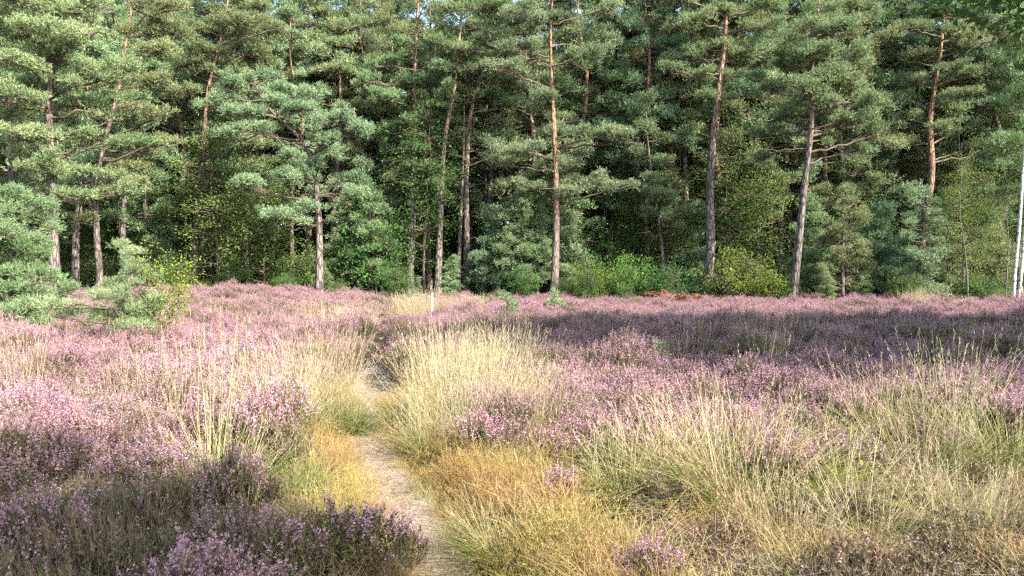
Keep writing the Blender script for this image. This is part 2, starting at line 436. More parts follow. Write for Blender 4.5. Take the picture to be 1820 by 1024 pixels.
def pad_points(c, r, n, rng):
    m = max(4, n // 7)
    az = rng.uniform(0, 6.28, m); el = rng.uniform(-.75, 1.0, m); ln = rng.uniform(.55, 1.12, m)
    j = rng.integers(0, m, n); t = rng.uniform(.12, 1.0, n) ** .75 * ln[j]
    u = np.stack([np.cos(az[j]) * t, np.sin(az[j]) * t, el[j] * t ** 1.3 + .25 * (1 - t * t)], -1) + rng.normal(0, .1, (n, 3))
    return c + u * r

def trunk_at(P, z):
    P = np.asarray(P)
    return np.array([np.interp(z, P[:, 2], P[:, 0]), np.interp(z, P[:, 2], P[:, 1]), z])

def smooth_line(P, n):
    P = np.asarray(P, float)
    t = np.concatenate([[0], np.cumsum(np.linalg.norm(np.diff(P, axis=0), axis=1))]); t /= t[-1]
    u = np.linspace(0, 1, n)
    Q = np.stack([np.interp(u, t, P[:, k]) for k in range(3)], -1)
    for _ in range(3):
        Q[1:-1] = (Q[:-2] + 2 * Q[1:-1] + Q[2:]) / 4
    return Q

def branch_line(a, b, rng, rise, n=9):
    t = np.linspace(0, 1, n)[:, None]
    L = np.linalg.norm(b - a)
    mid = (a + b) / 2 + np.array([0, 0, rise * L]) + rng.normal(0, .06, 3) * L
    P = (1 - t) ** 2 * a + 2 * t * (1 - t) * mid + t * t * b
    P[1:-1] += rng.normal(0, .018, (n - 2, 3)) * L
    return P

def grow(trunk, pads, rng, wood, foliage, ntint=0.5, dens=1.0, cl=0.22, shoots=13, needles=7, nl=.12, nw=.026, bscale=1.0, branches=None, dead=0, top=True, dead_z=(.35, .75)):
    """pads: (centre, radii) flattened masses of needles, each carried by a branch grown from the trunk"""
    zt = trunk[-1][2]
    for c, r in pads:
        c = np.asarray(c, float); r = np.asarray(r, float)
        base = trunk_at(trunk, min(c[2], zt))
        hd = math.hypot(c[0] - base[0], c[1] - base[1])
        za = np.clip(c[2] - hd * rng.uniform(-.05, .4), .5, zt - 0.15)
        a = trunk_at(trunk, za)
        out = unit(c - a) if hd > .2 else np.array([0, 0, 1.0])
        b = c + out * r * 0.55
        line = branch_line(a, b, rng, rng.uniform(-.06, .08))
        L = np.linalg.norm(b - a)
        r0 = (0.018 + 0.0125 * L) * bscale
        bg_ = wood if branches is None else Geo()
        tube(bg_, line, np.linspace(r0, r0 * .25, len(line)), 6, 1 if branches is None else 0, .5)
        if branches is not None: branches.append(bg_)
        n = max(5, int(dens * r[0] * r[1] * np.pi / 0.072))
        C = pad_points(c, r, n, rng)
        # twigs carry each clump from the branch
        k = rng.integers(4, len(line), n)
        src = line[k]
        tgt = C - [0, 0, cl * .35]
        far = np.linalg.norm(tgt - src, axis=1)
        cones(bg_, src, tgt, .006 + .006 * np.minimum(far, 1.5), 2 if branches is None else 1)
        pt = rng.normal(ntint, .10)
        clump_needles(foliage, C, cl * rng.uniform(.75, 1.25, n), rng, shoots, needles, nl, nw, 0, pt + rng.normal(0, .13, n))
    for _ in range(dead):      # bare dead branches below and inside the crown
        z = rng.uniform(*dead_z) * zt
        a = trunk_at(trunk, z); az = rng.uniform(0, 6.28); L = rng.uniform(.6, 2.2)
        b = a + np.array([math.cos(az) * L, math.sin(az) * L, rng.uniform(-.3, .4) * L])
        line = branch_line(a, b, rng, rng.uniform(-.1, .25))
        bg_ = wood if branches is None else Geo()
        tube(bg_, line, np.linspace(.022 + .006 * L, .006, len(line)), 5, 1 if branches is None else 0)
        k = rng.integers(3, 9, 7); s = line[k]
        cones(bg_, s, s + rng.normal(0, .28, (7, 3)) * L * .5, .008, 2 if branches is None else 1)
        if branches is not None: branches.append(bg_)

def auto_pads(H, zb, R, rng, n=34, flat=.28, tilt=0, conic=.5):
    pads = []
    for k in range(n):
        f = (k + rng.uniform(0, 1)) / n
        z = zb + (H - zb) * f
        prof = (1 - f) ** conic * (0.55 + .45 * min(1, f / .25)) if conic else 1
        rr = R * max(prof, .22)
        az = k * 2.4 + rng.uniform(-.6, .6)
        dist = rr * rng.uniform(.35, .85) * (1 if f < .93 else .2)
        s = rng.uniform(.65, 1.05) * (.45 + .28 * rr)
        pads.append((np.array([math.cos(az) * dist, math.sin(az) * dist, z + .12 * dist]), np.array([s, s * .9, s * flat * 1.5 + .14])))
    return pads

def auto_pine(seed, H, zb, R, r0, mat, n=40, lean=.3, dens=.68, dead=8, bark='bark', flat=.28, conic=.5, shoots=12, needles=6, nl=.135, nw=.033):
    rng = np.random.default_rng(seed)
    P = np.stack([rng.normal(0, lean, 6), rng.normal(0, lean, 6), np.linspace(-.3, H, 6)], -1); P[0, :2] = 0; P[1, :2] *= .3
    T = smooth_line(P, 24)
    w = Geo(); rad = r0 * (1 - np.linspace(0, 1, 24) * .88) * (1 + .35 * np.exp(-np.linspace(0, 1, 24) * 24))
    tube(w, T, rad, 12, 0, .5, .035, rng)
    f = Geo()
    pads = auto_pads(H, zb, R, rng, n, flat, 0, conic)
    for q, (c, r) in enumerate(pads): pads[q] = (c + np.array([*trunk_at(T, c[2])[:2], 0]), r)
    grow(T, pads, rng, w, f, .5, dens, .25, shoots, needles, nl, nw, 1.0, None, dead)
    return w.mesh('trunk', [M[bark], M['branch'], M['twig']]), f.mesh('crown', [M[mat]])

def place_pine(meshes, loc, rz, sc, label, group, name='pine_tree'):
    t = thing(name, loc, label, 'tree', group, rz, sc)
    a = bpy.data.objects.new('trunk', meshes[0]); COL.objects.link(a); a.parent = t
    b = bpy.data.objects.new('crown', meshes[1]); COL.objects.link(b); b.parent = t; b['kind'] = 'stuff'
    return t

def photo_pine(label, d, trunk_px, r0, pads_px, mat, seed, bark='bark', dens=1.0, dead=5, extra=0, H=None, back=.5, nl=.115, nw=.026, cl=.21, shoots=13, needles=7, name='pine_tree', cat='tree', group=None, bscale=1., dead_z=(.35, .75), rz=None):
    """a pine of the front row: its stem and needle masses measured in the photograph at distance d, then given depth"""
    rng = np.random.default_rng(seed)
    P = np.array([at(x, y, d) for x, y in trunk_px])
    bx = P[0, 0]; bz = float(ground_z(bx, d))
    if P[0, 2] > bz + .1: P = np.vstack([[P[0, 0], d, bz], P])
    P[0, 2] = bz - .25
    P = P - [bx, d, bz]
    P[1:, 1] += rng.normal(0, .25, len(P) - 1)
    if H and P[-1, 2] < H:
        P = np.vstack([P, [P[-1, 0] + rng.normal(0, .3), P[-1, 1], H]])
    T = smooth_line(P, 28)
    t = thing(name, (bx, d, bz), label, cat, group)
    w = Geo(); q = np.linspace(0, 1, 28)
    tube(w, T, r0 * (1 - q * .85) * (1 + .35 * np.exp(-q * 26)), 14, 0, .5, .035, rng)
    w.build('trunk', [M[bark]], t)
    pads = []
    for p in pads_px:
        x, y, rx, rzz = p[:4]
        c = at(x, y, d) - [bx, d, bz]
        dy = p[4] if len(p) > 4 else rng.normal(0, .55)
        c[1] += dy
        pads.append((c, np.array([rx / F * d, max(rx / F * d * .85, .4), max(rzz / F * d * 1.45, .14)])))
        if rng.uniform() < back:     # the same storey of branches goes on round the back of the stem
            tx = trunk_at(T, min(c[2], T[-1, 2])); v = c - tx; a = rng.uniform(1.2, 2.2) * rng.choice([-1, 1])
            c2 = tx + np.array([v[0] * math.cos(a) - v[1] * math.sin(a), abs(v[0] * math.sin(a) + v[1] * math.cos(a)), rng.uniform(-.3, .3)])
            pads.append((c2, pads[-1][1] * .9))
    if extra:
        zt = T[-1, 2]
        for c, r in auto_pads(zt, zt - extra, 2.6, rng, int(extra * 3)):
            pads.append((c + np.array([*trunk_at(T, min(c[2], zt))[:2], 0]), r))
    f = Geo(); br = []
    grow(T, pads, rng, None, f, .5, dens, cl, shoots, needles, nl, nw, bscale, br, dead, True, dead_z)
    for b in br: b.build('branch', [M['branch'], M['twig']], t)
    f.build('crown', [M[mat]], t)['kind'] = 'stuff'
    return t

photo_pine('leaning blue-green pine with flat tiers of needles bending left over a bare stem', 33, [(567, 525), (565, 400), (558, 300), (545, 252), (522, 233), (495, 212), (470, 185), (455, 150)], .19,
    [(510, 392, 46, 12, -.6), (560, 372, 25, 8), (455, 333, 45, 10, -.4), (520, 318, 40, 11), (575, 300, 30, 9), (640, 345, 28, 9), (620, 318, 34, 9), (440, 205, 50, 11), (500, 190, 45, 12), (550, 205, 45, 11),
     (600, 225, 50, 11), (640, 240, 38, 10), (400, 180, 35, 9), (430, 165, 40, 10), (480, 155, 40, 12), (540, 170, 35, 11), (450, 235, 40, 9), (585, 260, 35, 9), (370, 195, 22, 7), (410, 250, 28, 7), (480, 135, 28, 10)],
    'n_blue', 11, dens=1.25, dead=4, back=.35, dead_z=(.1, .5))
photo_pine('straight orange-stemmed pine carrying widely spaced blue-green platforms of needles', 35.5, [(985, 505), (989, 440), (989, 330), (985, 230), (980, 130), (976, 60), (985, -30)], .2,
    [(1070, 245, 42, 12, -.8), (1110, 262, 30, 10, -.8), (1025, 240, 25, 9, -.6), (920, 275, 45, 13, -.6), (880, 262, 25, 9), (890, 290, 28, 9), (970, 178, 32, 12, -.4), (1000, 345, 38, 12), (1050, 325, 45, 11), (1100, 335, 32, 11), (940, 335, 40, 11), (1010, 300, 30, 10),
     (900, 130, 45, 12), (930, 90, 45, 13), (1040, 110, 45, 13), (1060, 70, 45, 13), (990, 40, 45, 13), (920, 40, 40, 12), (1080, 30, 38, 12), (1000, 0, 55, 14), (940, -10, 40, 12), (960, -60, 45, 16), (1010, -70, 40, 16), (1050, -30, 45, 14)],
    'n_blue', 12, bark='bark_orange', dens=1.1, dead=5, back=.5)
photo_pine('thick grey-stemmed pine beside the light green shrub, trunk turning orange under a high crown', 36, [(1256, 520), (1257, 460), (1262, 330), (1270, 200), (1283, 125), (1290, 60), (1288, -40), (1292, -120)], .26,
    [(1220, 100, 42, 13), (1270, 85, 45, 13), (1320, 100, 38, 13), (1240, 140, 38, 11), (1200, 130, 28, 9), (1300, 140, 28, 8), (1250, 175, 25, 7), (1290, 180, 22, 6), (1340, 60, 40, 12), (1230, 50, 40, 12), (1290, 30, 45, 12), (1210, 10, 40, 12), (1350, 10, 40, 12), (1290, -30, 50, 14), (1240, -60, 45, 14), (1330, -70, 45, 14), (1290, -110, 40, 14)],
    'n_green', 13, dens=1.0, dead=6, back=.6)
photo_pine('broad layered pine on a slim bare stem rising straight from the heather', 32.5, [(1412, 530), (1416, 420), (1425, 300), (1430, 230), (1438, 170), (1446, 100), (1452, 20), (1455, -10)], .2,
    [(1530, 195, 42, 13, -.4), (1500, 225, 42, 12, -.6), (1548, 240, 28, 11), (1470, 195, 40, 12, -.8), (1420, 175, 42, 12, -.8), (1370, 160, 38, 12), (1345, 140, 25, 9), (1400, 205, 30, 9), (1470, 255, 38, 11), (1520, 268, 34, 10), (1450, 150, 45, 13, -.9), (1510, 150, 38, 13), (1545, 170, 25, 10), (1400, 120, 38, 13), (1440, 105, 42, 14, -.9), (1500, 105, 40, 13),
     (1530, 125, 22, 9), (1395, 85, 26, 10), (1430, 65, 36, 13), (1480, 65, 36, 13), (1440, 30, 30, 13), (1475, 25, 24, 12), (1450, -5, 22, 14), (1385, 230, 22, 7), (1555, 205, 22, 9)],
    'n_green', 14, dens=1.25, dead=4, back=.5)
photo_pine('tall dark-stemmed pine with a bare dead leader standing above the canopy', 38, [(728, 515), (735, 380), (738, 230), (738, 120), (741, 60), (744, 0), (746, -40)], .23,
    [(690, 180, 38, 11), (780, 190, 38, 11), (740, 230, 38, 10), (700, 230, 28, 9), (750, 310, 35, 10), (715, 330, 26, 9), (770, 345, 28, 9), (690, 120, 42, 12), (790, 130, 42, 12), (720, 85, 36, 11), (770, 80, 36, 11), (660, 150, 28, 9), (730, 150, 40, 12), (740, 270, 28, 9), (810, 165, 25, 8)],
    'n_green', 15, dens=.95, dead=9, back=.5, dead_z=(.75, .98))
photo_pine('pine with a pale kinked stem between two darker pines', 37, [(778, 515), (782, 400), (785, 300), (792, 225), (806, 170), (815, 100), (822, 20), (822, -30)], .19,
    [(800, 130, 42, 12), (840, 100, 42, 12), (780, 90, 38, 12), (830, 55, 45, 13), (870, 75, 38, 11), (860, 130, 35, 10), (800, 30, 36, 12), (850, 15, 42, 13), (880, 35, 30, 10), (830, -20, 40, 14), (790, 165, 25, 8), (760, 330, 25, 8), (745, 300, 22, 8)],
    'n_green', 16, dens=.95, dead=8, back=.6)
photo_pine('crooked dark pine with tangled dead branches next to a leaner stem', 39, [(828, 520), (829, 420), (828, 330), (833, 250), (838, 190), (860, 130), (878, 60), (880, -20)], .21,
    [(860, 175, 36, 10), (890, 145, 36, 10), (820, 165, 32, 9), (870, 95, 36, 10), (905, 190, 30, 9), (880, 20, 40, 12), (850, 60, 35, 11), (920, 60, 35, 11), (800, 355, 25, 8)],
    'n_green', 17, dens=.9, dead=16, back=.5, dead_z=(.35, .75))
photo_pine('thin brown pine pole leaning close against the crooked dark pine', 38.5, [(815, 520), (818, 420), (822, 320), (826, 230), (824, 150)], .13,
    [(815, 150, 28, 9), (835, 130, 26, 9), (800, 195, 22, 7), (845, 170, 24, 8)], 'n_green', 18, dens=.9, dead=8, back=.5, dead_z=(.3, .7))
photo_pine('pale-stemmed pine leaning right behind the orange-stemmed pine', 42, [(1082, 500), (1083, 440), (1090, 340), (1100, 260), (1112, 190), (1120, 120), (1126, 40), (1130, -40)], .21,
    [(1110, 130, 36, 10), (1150, 100, 38, 11), (1090, 95, 34, 11), (1140, 60, 40, 12), (1170, 140, 32, 9), (1100, 40, 38, 12), (1150, 10, 42, 13), (1120, -20, 42, 13), (1140, 180, 26, 8), (1190, 90, 30, 10)],
    'n_green', 19, dens=.95, dead=9, back=.6)
photo_pine('slim pine with sunlit orange bark behind the needle platforms', 44, [(1085, 490), (1085, 380), (1085, 280), (1070, 180), (1060, 80), (1060, -20)], .16,
    [(1050, 140, 32, 10), (1085, 160, 30, 9), (1040, 90, 34, 10), (1075, 60, 34, 11), (1050, 10, 38, 12), (1090, 10, 30, 10)], 'n_green', 20, bark='bark_orange', dens=.9, dead=8, back=.6)
photo_pine('stout orange-barked pine with bare forked limbs near the white birches', 38, [(1640, 520), (1642, 420), (1648, 310), (1655, 210), (1664, 120), (1668, 40), (1670, -60)], .24,
    [(1620, 150, 36, 11), (1700, 140, 40, 11), (1640, 100, 36, 11), (1710, 95, 38, 11), (1740, 170, 36, 10), (1610, 210, 32, 9), (1690, 215, 36, 10), (1740, 225, 30, 9), (1720, 265, 34, 10), (1760, 120, 30, 10), (1660, 30, 45, 12), (1600, 60, 36, 11), (1730, 30, 42, 12), (1670, -20, 48, 14), (1780, 60, 34, 11), (1610, 255, 25, 8), (1760, 260, 28, 9), (1665, 75, 40, 12, -1.2), (1660, 140, 36, 10, -1.2), (1680, 180, 36, 10, -1.0), (1650, 235, 30, 8, -.9)],
    'n_green', 21, bark='bark_orange', dens=.85, dead=16, back=.6, dead_z=(.4, .9))
photo_pine('thin sunlit pine stem left of the stout forked pine', 42, [(1565, 510), (1568, 330), (1576, 250), (1582, 190), (1590, 110), (1592, 20), (1592, -40)], .16,
    [(1580, 130, 36, 11), (1610, 95, 34, 11), (1570, 80, 36, 12), (1590, 40, 40, 12), (1550, 30, 36, 12), (1620, 20, 36, 12), (1585, -10, 42, 14), (1560, 170, 24, 8)], 'n_blue', 22, bark='bark_orange', dens=.95, dead=7, back=.6)
photo_pine('big bushy pine with a full rounded crown above the young pine', 28, [(95, 500), (92, 400), (98, 300), (105, 200), (100, 100), (95, 0), (92, -70)], .22,
    [(60, 60, 60, 18), (130, 50, 60, 18), (190, 80, 55, 17), (30, 110, 55, 16), (110, 115, 60, 17), (220, 130, 50, 15), (170, 140, 50, 15), (60, 165, 55, 15), (130, 190, 50, 14), (240, 180, 38, 12), (30, 215, 45, 13), (190, 215, 40, 12), (80, 250, 45, 12), (150, 265, 42, 12), (215, 260, 36, 11), (20, 280, 40, 12), (100, 310, 45, 12), (180, 315, 42, 11), (70, 350, 40, 11), (145, 355, 42, 11), (215, 340, 30, 10),
     (100, 0, 60, 20), (180, 20, 50, 18), (30, 10, 60, 20), (90, -50, 55, 20), (0, 160, 45, 14), (10, 60, 50, 16), (95, 30, 60, 18, -1.4), (105, 85, 60, 18, -1.6), (90, 140, 55, 16, -1.6), (110, 200, 55, 16, -1.6), (90, 255, 50, 14, -1.5), (115, 305, 45, 13, -1.4), (150, 105, 55, 16, -1.2), (40, 190, 50, 15, -1.3), (170, 170, 45, 14, -1.2)], 'n_green', 23, dens=.85, dead=8, back=.35)
photo_pine('slim pine with drooping yellow-green branches between the bushy pine and the dark birch', 31, [(172, 505), (170, 420), (178, 330), (190, 250), (215, 170), (230, 80), (240, 0), (240, -40)], .15,
    [(250, 60, 50, 15), (290, 100, 48, 13), (270, 150, 45, 12), (310, 160, 40, 11), (240, 200, 40, 11), (290, 215, 40, 10), (230, 300, 40, 10), (260, 270, 38, 10), (200, 350, 35, 9), (240, 330, 30, 9), (300, 50, 48, 14), (260, 10, 50, 16), (320, 20, 45, 15), (320, 260, 26, 8), (150, 395, 28, 8)], 'n_yellow', 24, dens=1.05, dead=9, back=.4)
photo_pine('airy olive pine whose thin top stands against the gap of sky', 36, [(345, 505), (350, 380), (365, 260), (380, 160), (395, 80), (405, 10), (410, -30)], .17,
    [(360, 60, 48, 14), (420, 50, 46, 13), (380, 100, 46, 12), (440, 95, 42, 12), (340, 120, 40, 11), (400, 140, 40, 11), (460, 60, 40, 12), (400, 15, 48, 14), (350, 20, 44, 14), (450, 20, 40, 13), (400, -20, 45, 15), (490, 50, 30, 11), (350, 170, 30, 9)], 'n_yellow', 25, dens=1.0, dead=7, back=.6)
photo_pine('round-topped green pine behind the leaning pine', 40, [(600, 510), (598, 400), (600, 280), (605, 180), (600, 90), (596, 30)], .19,
    [(560, 100, 42, 13), (610, 90, 45, 14), (650, 120, 38, 12), (580, 60, 40, 14), (625, 55, 40, 14), (540, 130, 34, 11), (600, 135, 42, 12), (655, 160, 32, 10), (600, 30, 34, 13), (560, 50, 30, 11), (520, 80, 30, 11), (640, 285, 26, 8), (655, 200, 28, 8)], 'n_green', 26, dens=1.05, dead=8, back=.6)
photo_pine('thin dark pine pole standing in the shade beside the olive pine', 37, [(255, 505), (257, 400), (252, 300), (256, 200), (262, 110)], .14,
    [(250, 105, 36, 11), (285, 130, 30, 10), (235, 135, 30, 9), (262, 75, 32, 11), (240, 170, 26, 8)], 'n_green', 27, dens=.95, dead=9, back=.7)
photo_pine('pale yellow-green pine bough sagging in front of the leaning pale stem', 37, [(1178, 490), (1176, 430), (1160, 330), (1150, 260), (1148, 200)], .1,
    [(1165, 350, 36, 12, -.5), (1195, 385, 32, 12, -.5), (1150, 385, 30, 11, -.4), (1205, 415, 24, 10), (1160, 320, 28, 9), (1140, 230, 30, 10), (1170, 250, 28, 9), (1130, 270, 25, 8), (1180, 290, 26, 8), (1150, 180, 26, 10)], 'n_yellow', 28, dens=1.1, dead=4, back=.4)

# young pines at the wood's edge and on the heath, branched to the ground
def young_pads(x, ytop, ybot, w, rng, n):
    o = []
    for k in range(n):
        f = (k + .5) / n; y = ytop + (ybot - ytop) * f
        ww = w * (.16 + .84 * f ** .7)
        o.append((x + (rng.uniform(.2, .75) * (1 if k % 2 else -1)) * ww, y + rng.uniform(-6, 6), max(12, ww * .42), max(6, ww * .11), rng.normal(0, .5)))
    return o
_r = np.random.default_rng(77)
photo_pine('young yellow-green pine branched down to the heather right of the bare-stemmed pine', 33.5, [(1497, 530), (1498, 450), (1503, 380), (1500, 325)], .09, young_pads(1498, 330, 515, 62, _r, 22), 'n_yellow', 31, dens=1.3, dead=3, name='young_pine_tree', cl=.2)
photo_pine('young blue-green pine with clear flat storeys near the edge of the wood', 33, [(1640, 530), (1638, 450), (1642, 380), (1640, 320)], .1, young_pads(1636, 325, 520, 66, _r, 20), 'n_blue', 32, dens=1.25, dead=3, name='young_pine_tree', cl=.2)
photo_pine('bright bushy young pine rising from the heather below the big bushy pine', 16, [(15, 600), (18, 520), (22, 430), (20, 335)], .08, young_pads(15, 340, 590, 84, _r, 54), 'n_bright', 33, dens=2.2, dead=2, name='young_pine_tree', cl=.14, nl=.08, nw=.014, shoots=16, needles=8)
photo_pine('low spreading pine sapling with an upright shoot beside the lime-green birch sapling', 13.5, [(232, 640), (236, 570), (240, 500), (240, 452)], .03,
    [(240, 475, 10, 14, 0), (238, 510, 14, 12, 0), (232, 540, 22, 9), (205, 528, 20, 7), (180, 545, 26, 9), (165, 560, 24, 8), (215, 560, 28, 9), (260, 555, 24, 9), (250, 585, 24, 12), (262, 610, 18, 8), (235, 600, 20, 9), (275, 540, 16, 7), (190, 570, 24, 7), (245, 525, 16, 9), (240, 455, 7, 12, 0), (240, 490, 13, 12, 0), (237, 560, 24, 14, -.2), (240, 580, 26, 12, -.3), (250, 625, 20, 10, -.2)], 'n_bright', 34, dens=2.7, dead=0, name='pine_sapling', cl=.1, nl=.065, nw=.01, shoots=16, needles=9, back=.4)
photo_pine('slender pine seedling at the front of the far heather right of the marker post', 24, [(985, 575), (985, 550), (985, 522)], .02, [(985, 528, 6, 7, 0), (980, 545, 10, 6, 0), (992, 543, 9, 6, 0), (985, 556, 12, 5, 0)], 'n_blue', 35, dens=3, dead=0, name='pine_sapling', cl=.11, nl=.08, nw=.016, shoots=14)
photo_pine('small dark pine seedling on the rim of the shaded heather', 20, [(908, 585), (908, 560), (908, 535)], .02, [(908, 545, 8, 8, 0), (905, 560, 11, 6, 0), (912, 557, 9, 6, 0)], 'n_green', 36, dens=3, dead=0, name='pine_sapling', cl=.1, nl=.07, nw=.015, shoots=14)
photo_pine('knee-high pine seedling between the shaded heather and the sunlit heather', 10.5, [(1168, 685), (1168, 650), (1168, 612)], .012, [(1168, 622, 6, 9, 0), (1163, 640, 10, 6, 0), (1174, 642, 10, 6, 0), (1168, 655, 13, 6, 0)], 'n_green', 37, dens=5, dead=0, name='pine_sapling', cl=.055, nl=.05, nw=.008, shoots=14)

# ------------------------------------------------------------------ the wood behind
PINES = [auto_pine(101, 19, 6.5, 3.4, .17, 'n_green'), auto_pine(102, 20.5, 8, 3.5, .19, 'n_blue', bark='bark_orange'), auto_pine(103, 18, 5.5, 3.2, .16, 'n_green', lean=.45),
         auto_pine(104, 21, 8.5, 3.4, .18, 'n_yellow', bark='bark_orange'), auto_pine(105, 19.5, 5, 3.6, .18, 'n_green', n=42, conic=.7), auto_pine(106, 17.5, 7, 3.0, .14, 'n_blue', lean=.5, dead=14)]
PLAB = ['tall green-crowned pine standing in the wood behind the front row', 'tall orange-stemmed blue-green pine standing in the wood behind the front row', 'slightly crooked green pine standing in the wood behind the front row',
        'tall orange-stemmed yellow-green pine standing in the wood behind the front row', 'broad conical green pine standing in the wood behind the front row', 'thin crooked blue-green pine standing in the wood behind the front row']
PINES.append(auto_pine(107, 18.5, 3.6, 3.3, .17, 'n_green', n=46, conic=.55, lean=.35)); PLAB.append('low-branched green pine filling the wall of the wood')
PINES.append(auto_pine(108, 20, 4.6, 3.4, .18, 'n_blue', n=46, conic=.5, lean=.35)); PLAB.append('low-branched blue-green pine filling the wall of the wood')
rng = np.random.default_rng(19)
for px, d, k, sc in ((20, 33, 6, 1.0), (135, 33.5, 7, .95), (225, 35, 6, .95), (310, 37.5, 7, 1.0), (440, 39, 6, 1.02), (520, 39.5, 7, .8), (640, 41, 7, .92), (690, 40, 6, .85), (870, 40.5, 6, 1.08), (930, 39.5, 7, 1.02), (1030, 40, 6, 1.08), (1150, 39.5, 7, 1.0), (1215, 40.5, 6, 1.1), (1340, 39.5, 6, 1.06), (1385, 41, 7, 1.1), (1500, 39, 6, 1.05), (1545, 41, 7, 1.1), (1620, 41.5, 7, 1.08), (1700, 40, 6, 1.06), (1760, 38.5, 7, 1.0), (1815, 37.5, 6, 1.02)):
    X = (px - 910) / F * d
    place_pine(PINES[k], (X, d, float(ground_z(X, d)) - .05), rng.uniform(0, 6.28), sc, PLAB[k], 'low-branched pines of the wall, kind %d' % (k - 5))
rng = np.random.default_rng(9)
for y, step in ((40.8, 4.1), (44.5, 4.1), (48.5, 4.3), (53, 4.6), (58, 4.8), (63.5, 5.0), (69, 5.2)):
    hw = y * .74 + 3
    for x in np.arange(-hw, hw, step):
        X, Y = x + rng.uniform(-1.3, 1.3), y + rng.uniform(-1.6, 1.6)
        k = rng.integers(0, 6)
        sc = rng.uniform(.98, 1.2) * (1.0 if y < 46 else 1.04)
        place_pine(PINES[k], (X, Y, float(ground_z(X, Y)) - .05), rng.uniform(0, 6.28), sc, PLAB[k], 'pines of the wood, kind %d' % (k + 1))

def broadleaf(seed, stems, crown_c, crown_r, nclump, per, size, crad, mat, r0, barkm, up=.5, shell=2.2, tint=.5, wid=.6):
    rng = np.random.default_rng(seed)
    w = Geo(); f = Geo()
    c = np.array(crown_c, float); r = np.array(crown_r, float)
    u = rand_unit(rng, nclump) * (rng.uniform(0, 1, nclump) ** (1 / shell))[:, None]
    az = np.arctan2(u[:, 1], u[:, 0]); ph = rng.uniform(0, 6.28, 3)     # uneven outline: lobes and hollows
    u = u * (1 + .3 * np.sin(3 * az + ph[0]) * np.cos(3.5 * u[:, 2] + ph[1]) + .16 * np.sin(7 * az + 5 * u[:, 2] + ph[2]))[:, None]
    C = c + u * r; C[:, 2] = np.maximum(C[:, 2], .12)
    lines = []
    for s in range(stems):
        a = rng.uniform(0, 6.28); sp = 0 if stems == 1 else rng.uniform(.05, .25)
        top = c + np.array([math.cos(a), math.sin(a), 0]) * r * (.1 if stems == 1 else .5) + [0, 0, r[2] * rng.uniform(.3, .85)]
        L = smooth_line([(math.cos(a) * sp, math.sin(a) * sp, -.15), (math.cos(a) * sp * 2 + rng.normal(0, .12), math.sin(a) * sp * 2 + rng.normal(0, .12), c[2] * .5), (c[0] + (top[0] - c[0]) * .5 + rng.normal(0, .15), c[1] + (top[1] - c[1]) * .5, c[2]), top], 14)
        tube(w, L, r0 * np.linspace(1, .15, 14), 8, 0, .5, .03, rng); lines.append(L)
    for p in C:
        L = lines[rng.integers(0, stems)]
        k = int(np.clip(np.searchsorted(L[:, 2], p[2] - .35 * np.linalg.norm(p[:2] - L[7, :2])), 2, 12))
        bl = branch_line(L[k], p, rng, .06, 6)
        tube(w, bl, np.linspace(r0 * .28, r0 * .05, 6), 4, 1)
    n = nclump * per
    CC = np.repeat(C, per, 0) + rng.normal(0, crad * .5, (n, 3)) * [1, 1, .65]
    tt = np.clip(np.repeat(rng.normal(tint, .18, nclump), per) + rng.normal(0, .15, n), 0, 1)
    CC[:, 2] = np.maximum(CC[:, 2], .05)
    leaves(f, CC, size * rng.uniform(.7, 1.25, n), rng, up, 0, tt, wid)
    return w.mesh('trunk', [M[barkm], M['twig']]), f.mesh('crown', [M[mat]])

def place_leafy(name, meshes, loc, rz, sc, label, cat, group=None, parts=('trunk', 'crown')):
    t = thing(name, loc, label, cat, group, rz, sc)
    a = bpy.data.objects.new(parts[0], meshes[0]); COL.objects.link(a); a.parent = t
    b = bpy.data.objects.new(parts[1], meshes[1]); COL.objects.link(b); b.parent = t; b['kind'] = 'stuff'
    return t
SP = ('stems', 'foliage')
SHR_D = [broadleaf(201, 5, (0, 0, 1.3), (1.6, 1.5, 1.2), 110, 26, .12, .38, 'l_dark', .04, 'twig'), broadleaf(202, 4, (0, 0, 1.8), (1.4, 1.4, 1.6), 120, 26, .12, .38, 'l_dark', .045, 'twig')]
SHR_L = [broadleaf(203, 6, (0, 0, 1.2), (1.7, 1.5, 1.1), 110, 34, .105, .36, 'l_light', .04, 'twig'), broadleaf(204, 5, (0, 0, 1.0), (1.3, 1.2, .9), 90, 34, .095, .32, 'l_light', .035, 'twig')]
BIR = [broadleaf(205, 1, (0, 0, 4.3), (1.5, 1.5, 3.6), 230, 24, .10, .42, 'l_birch', .06, 'deadwood', .2), broadleaf(206, 1, (0, 0, 5.2), (1.8, 1.8, 4.2), 260, 26, .11, .45, 'l_dark', .08, 'twig', .3),
       broadleaf(207, 1, (0, 0, 3.2), (1.6, 1.6, 2.9), 200, 26, .11, .4, 'l_dark', .06, 'twig', .3)]
_r2 = np.random.default_rng(301)
YP = [auto_pine(301, 5.5, .6, 1.7, .07, 'n_blue', 30, .15, .9, 4, 'bark', .25, .8), auto_pine(302, 7, .9, 1.9, .09, 'n_green', 34, .2, .85, 6, 'bark', .25, .75)]

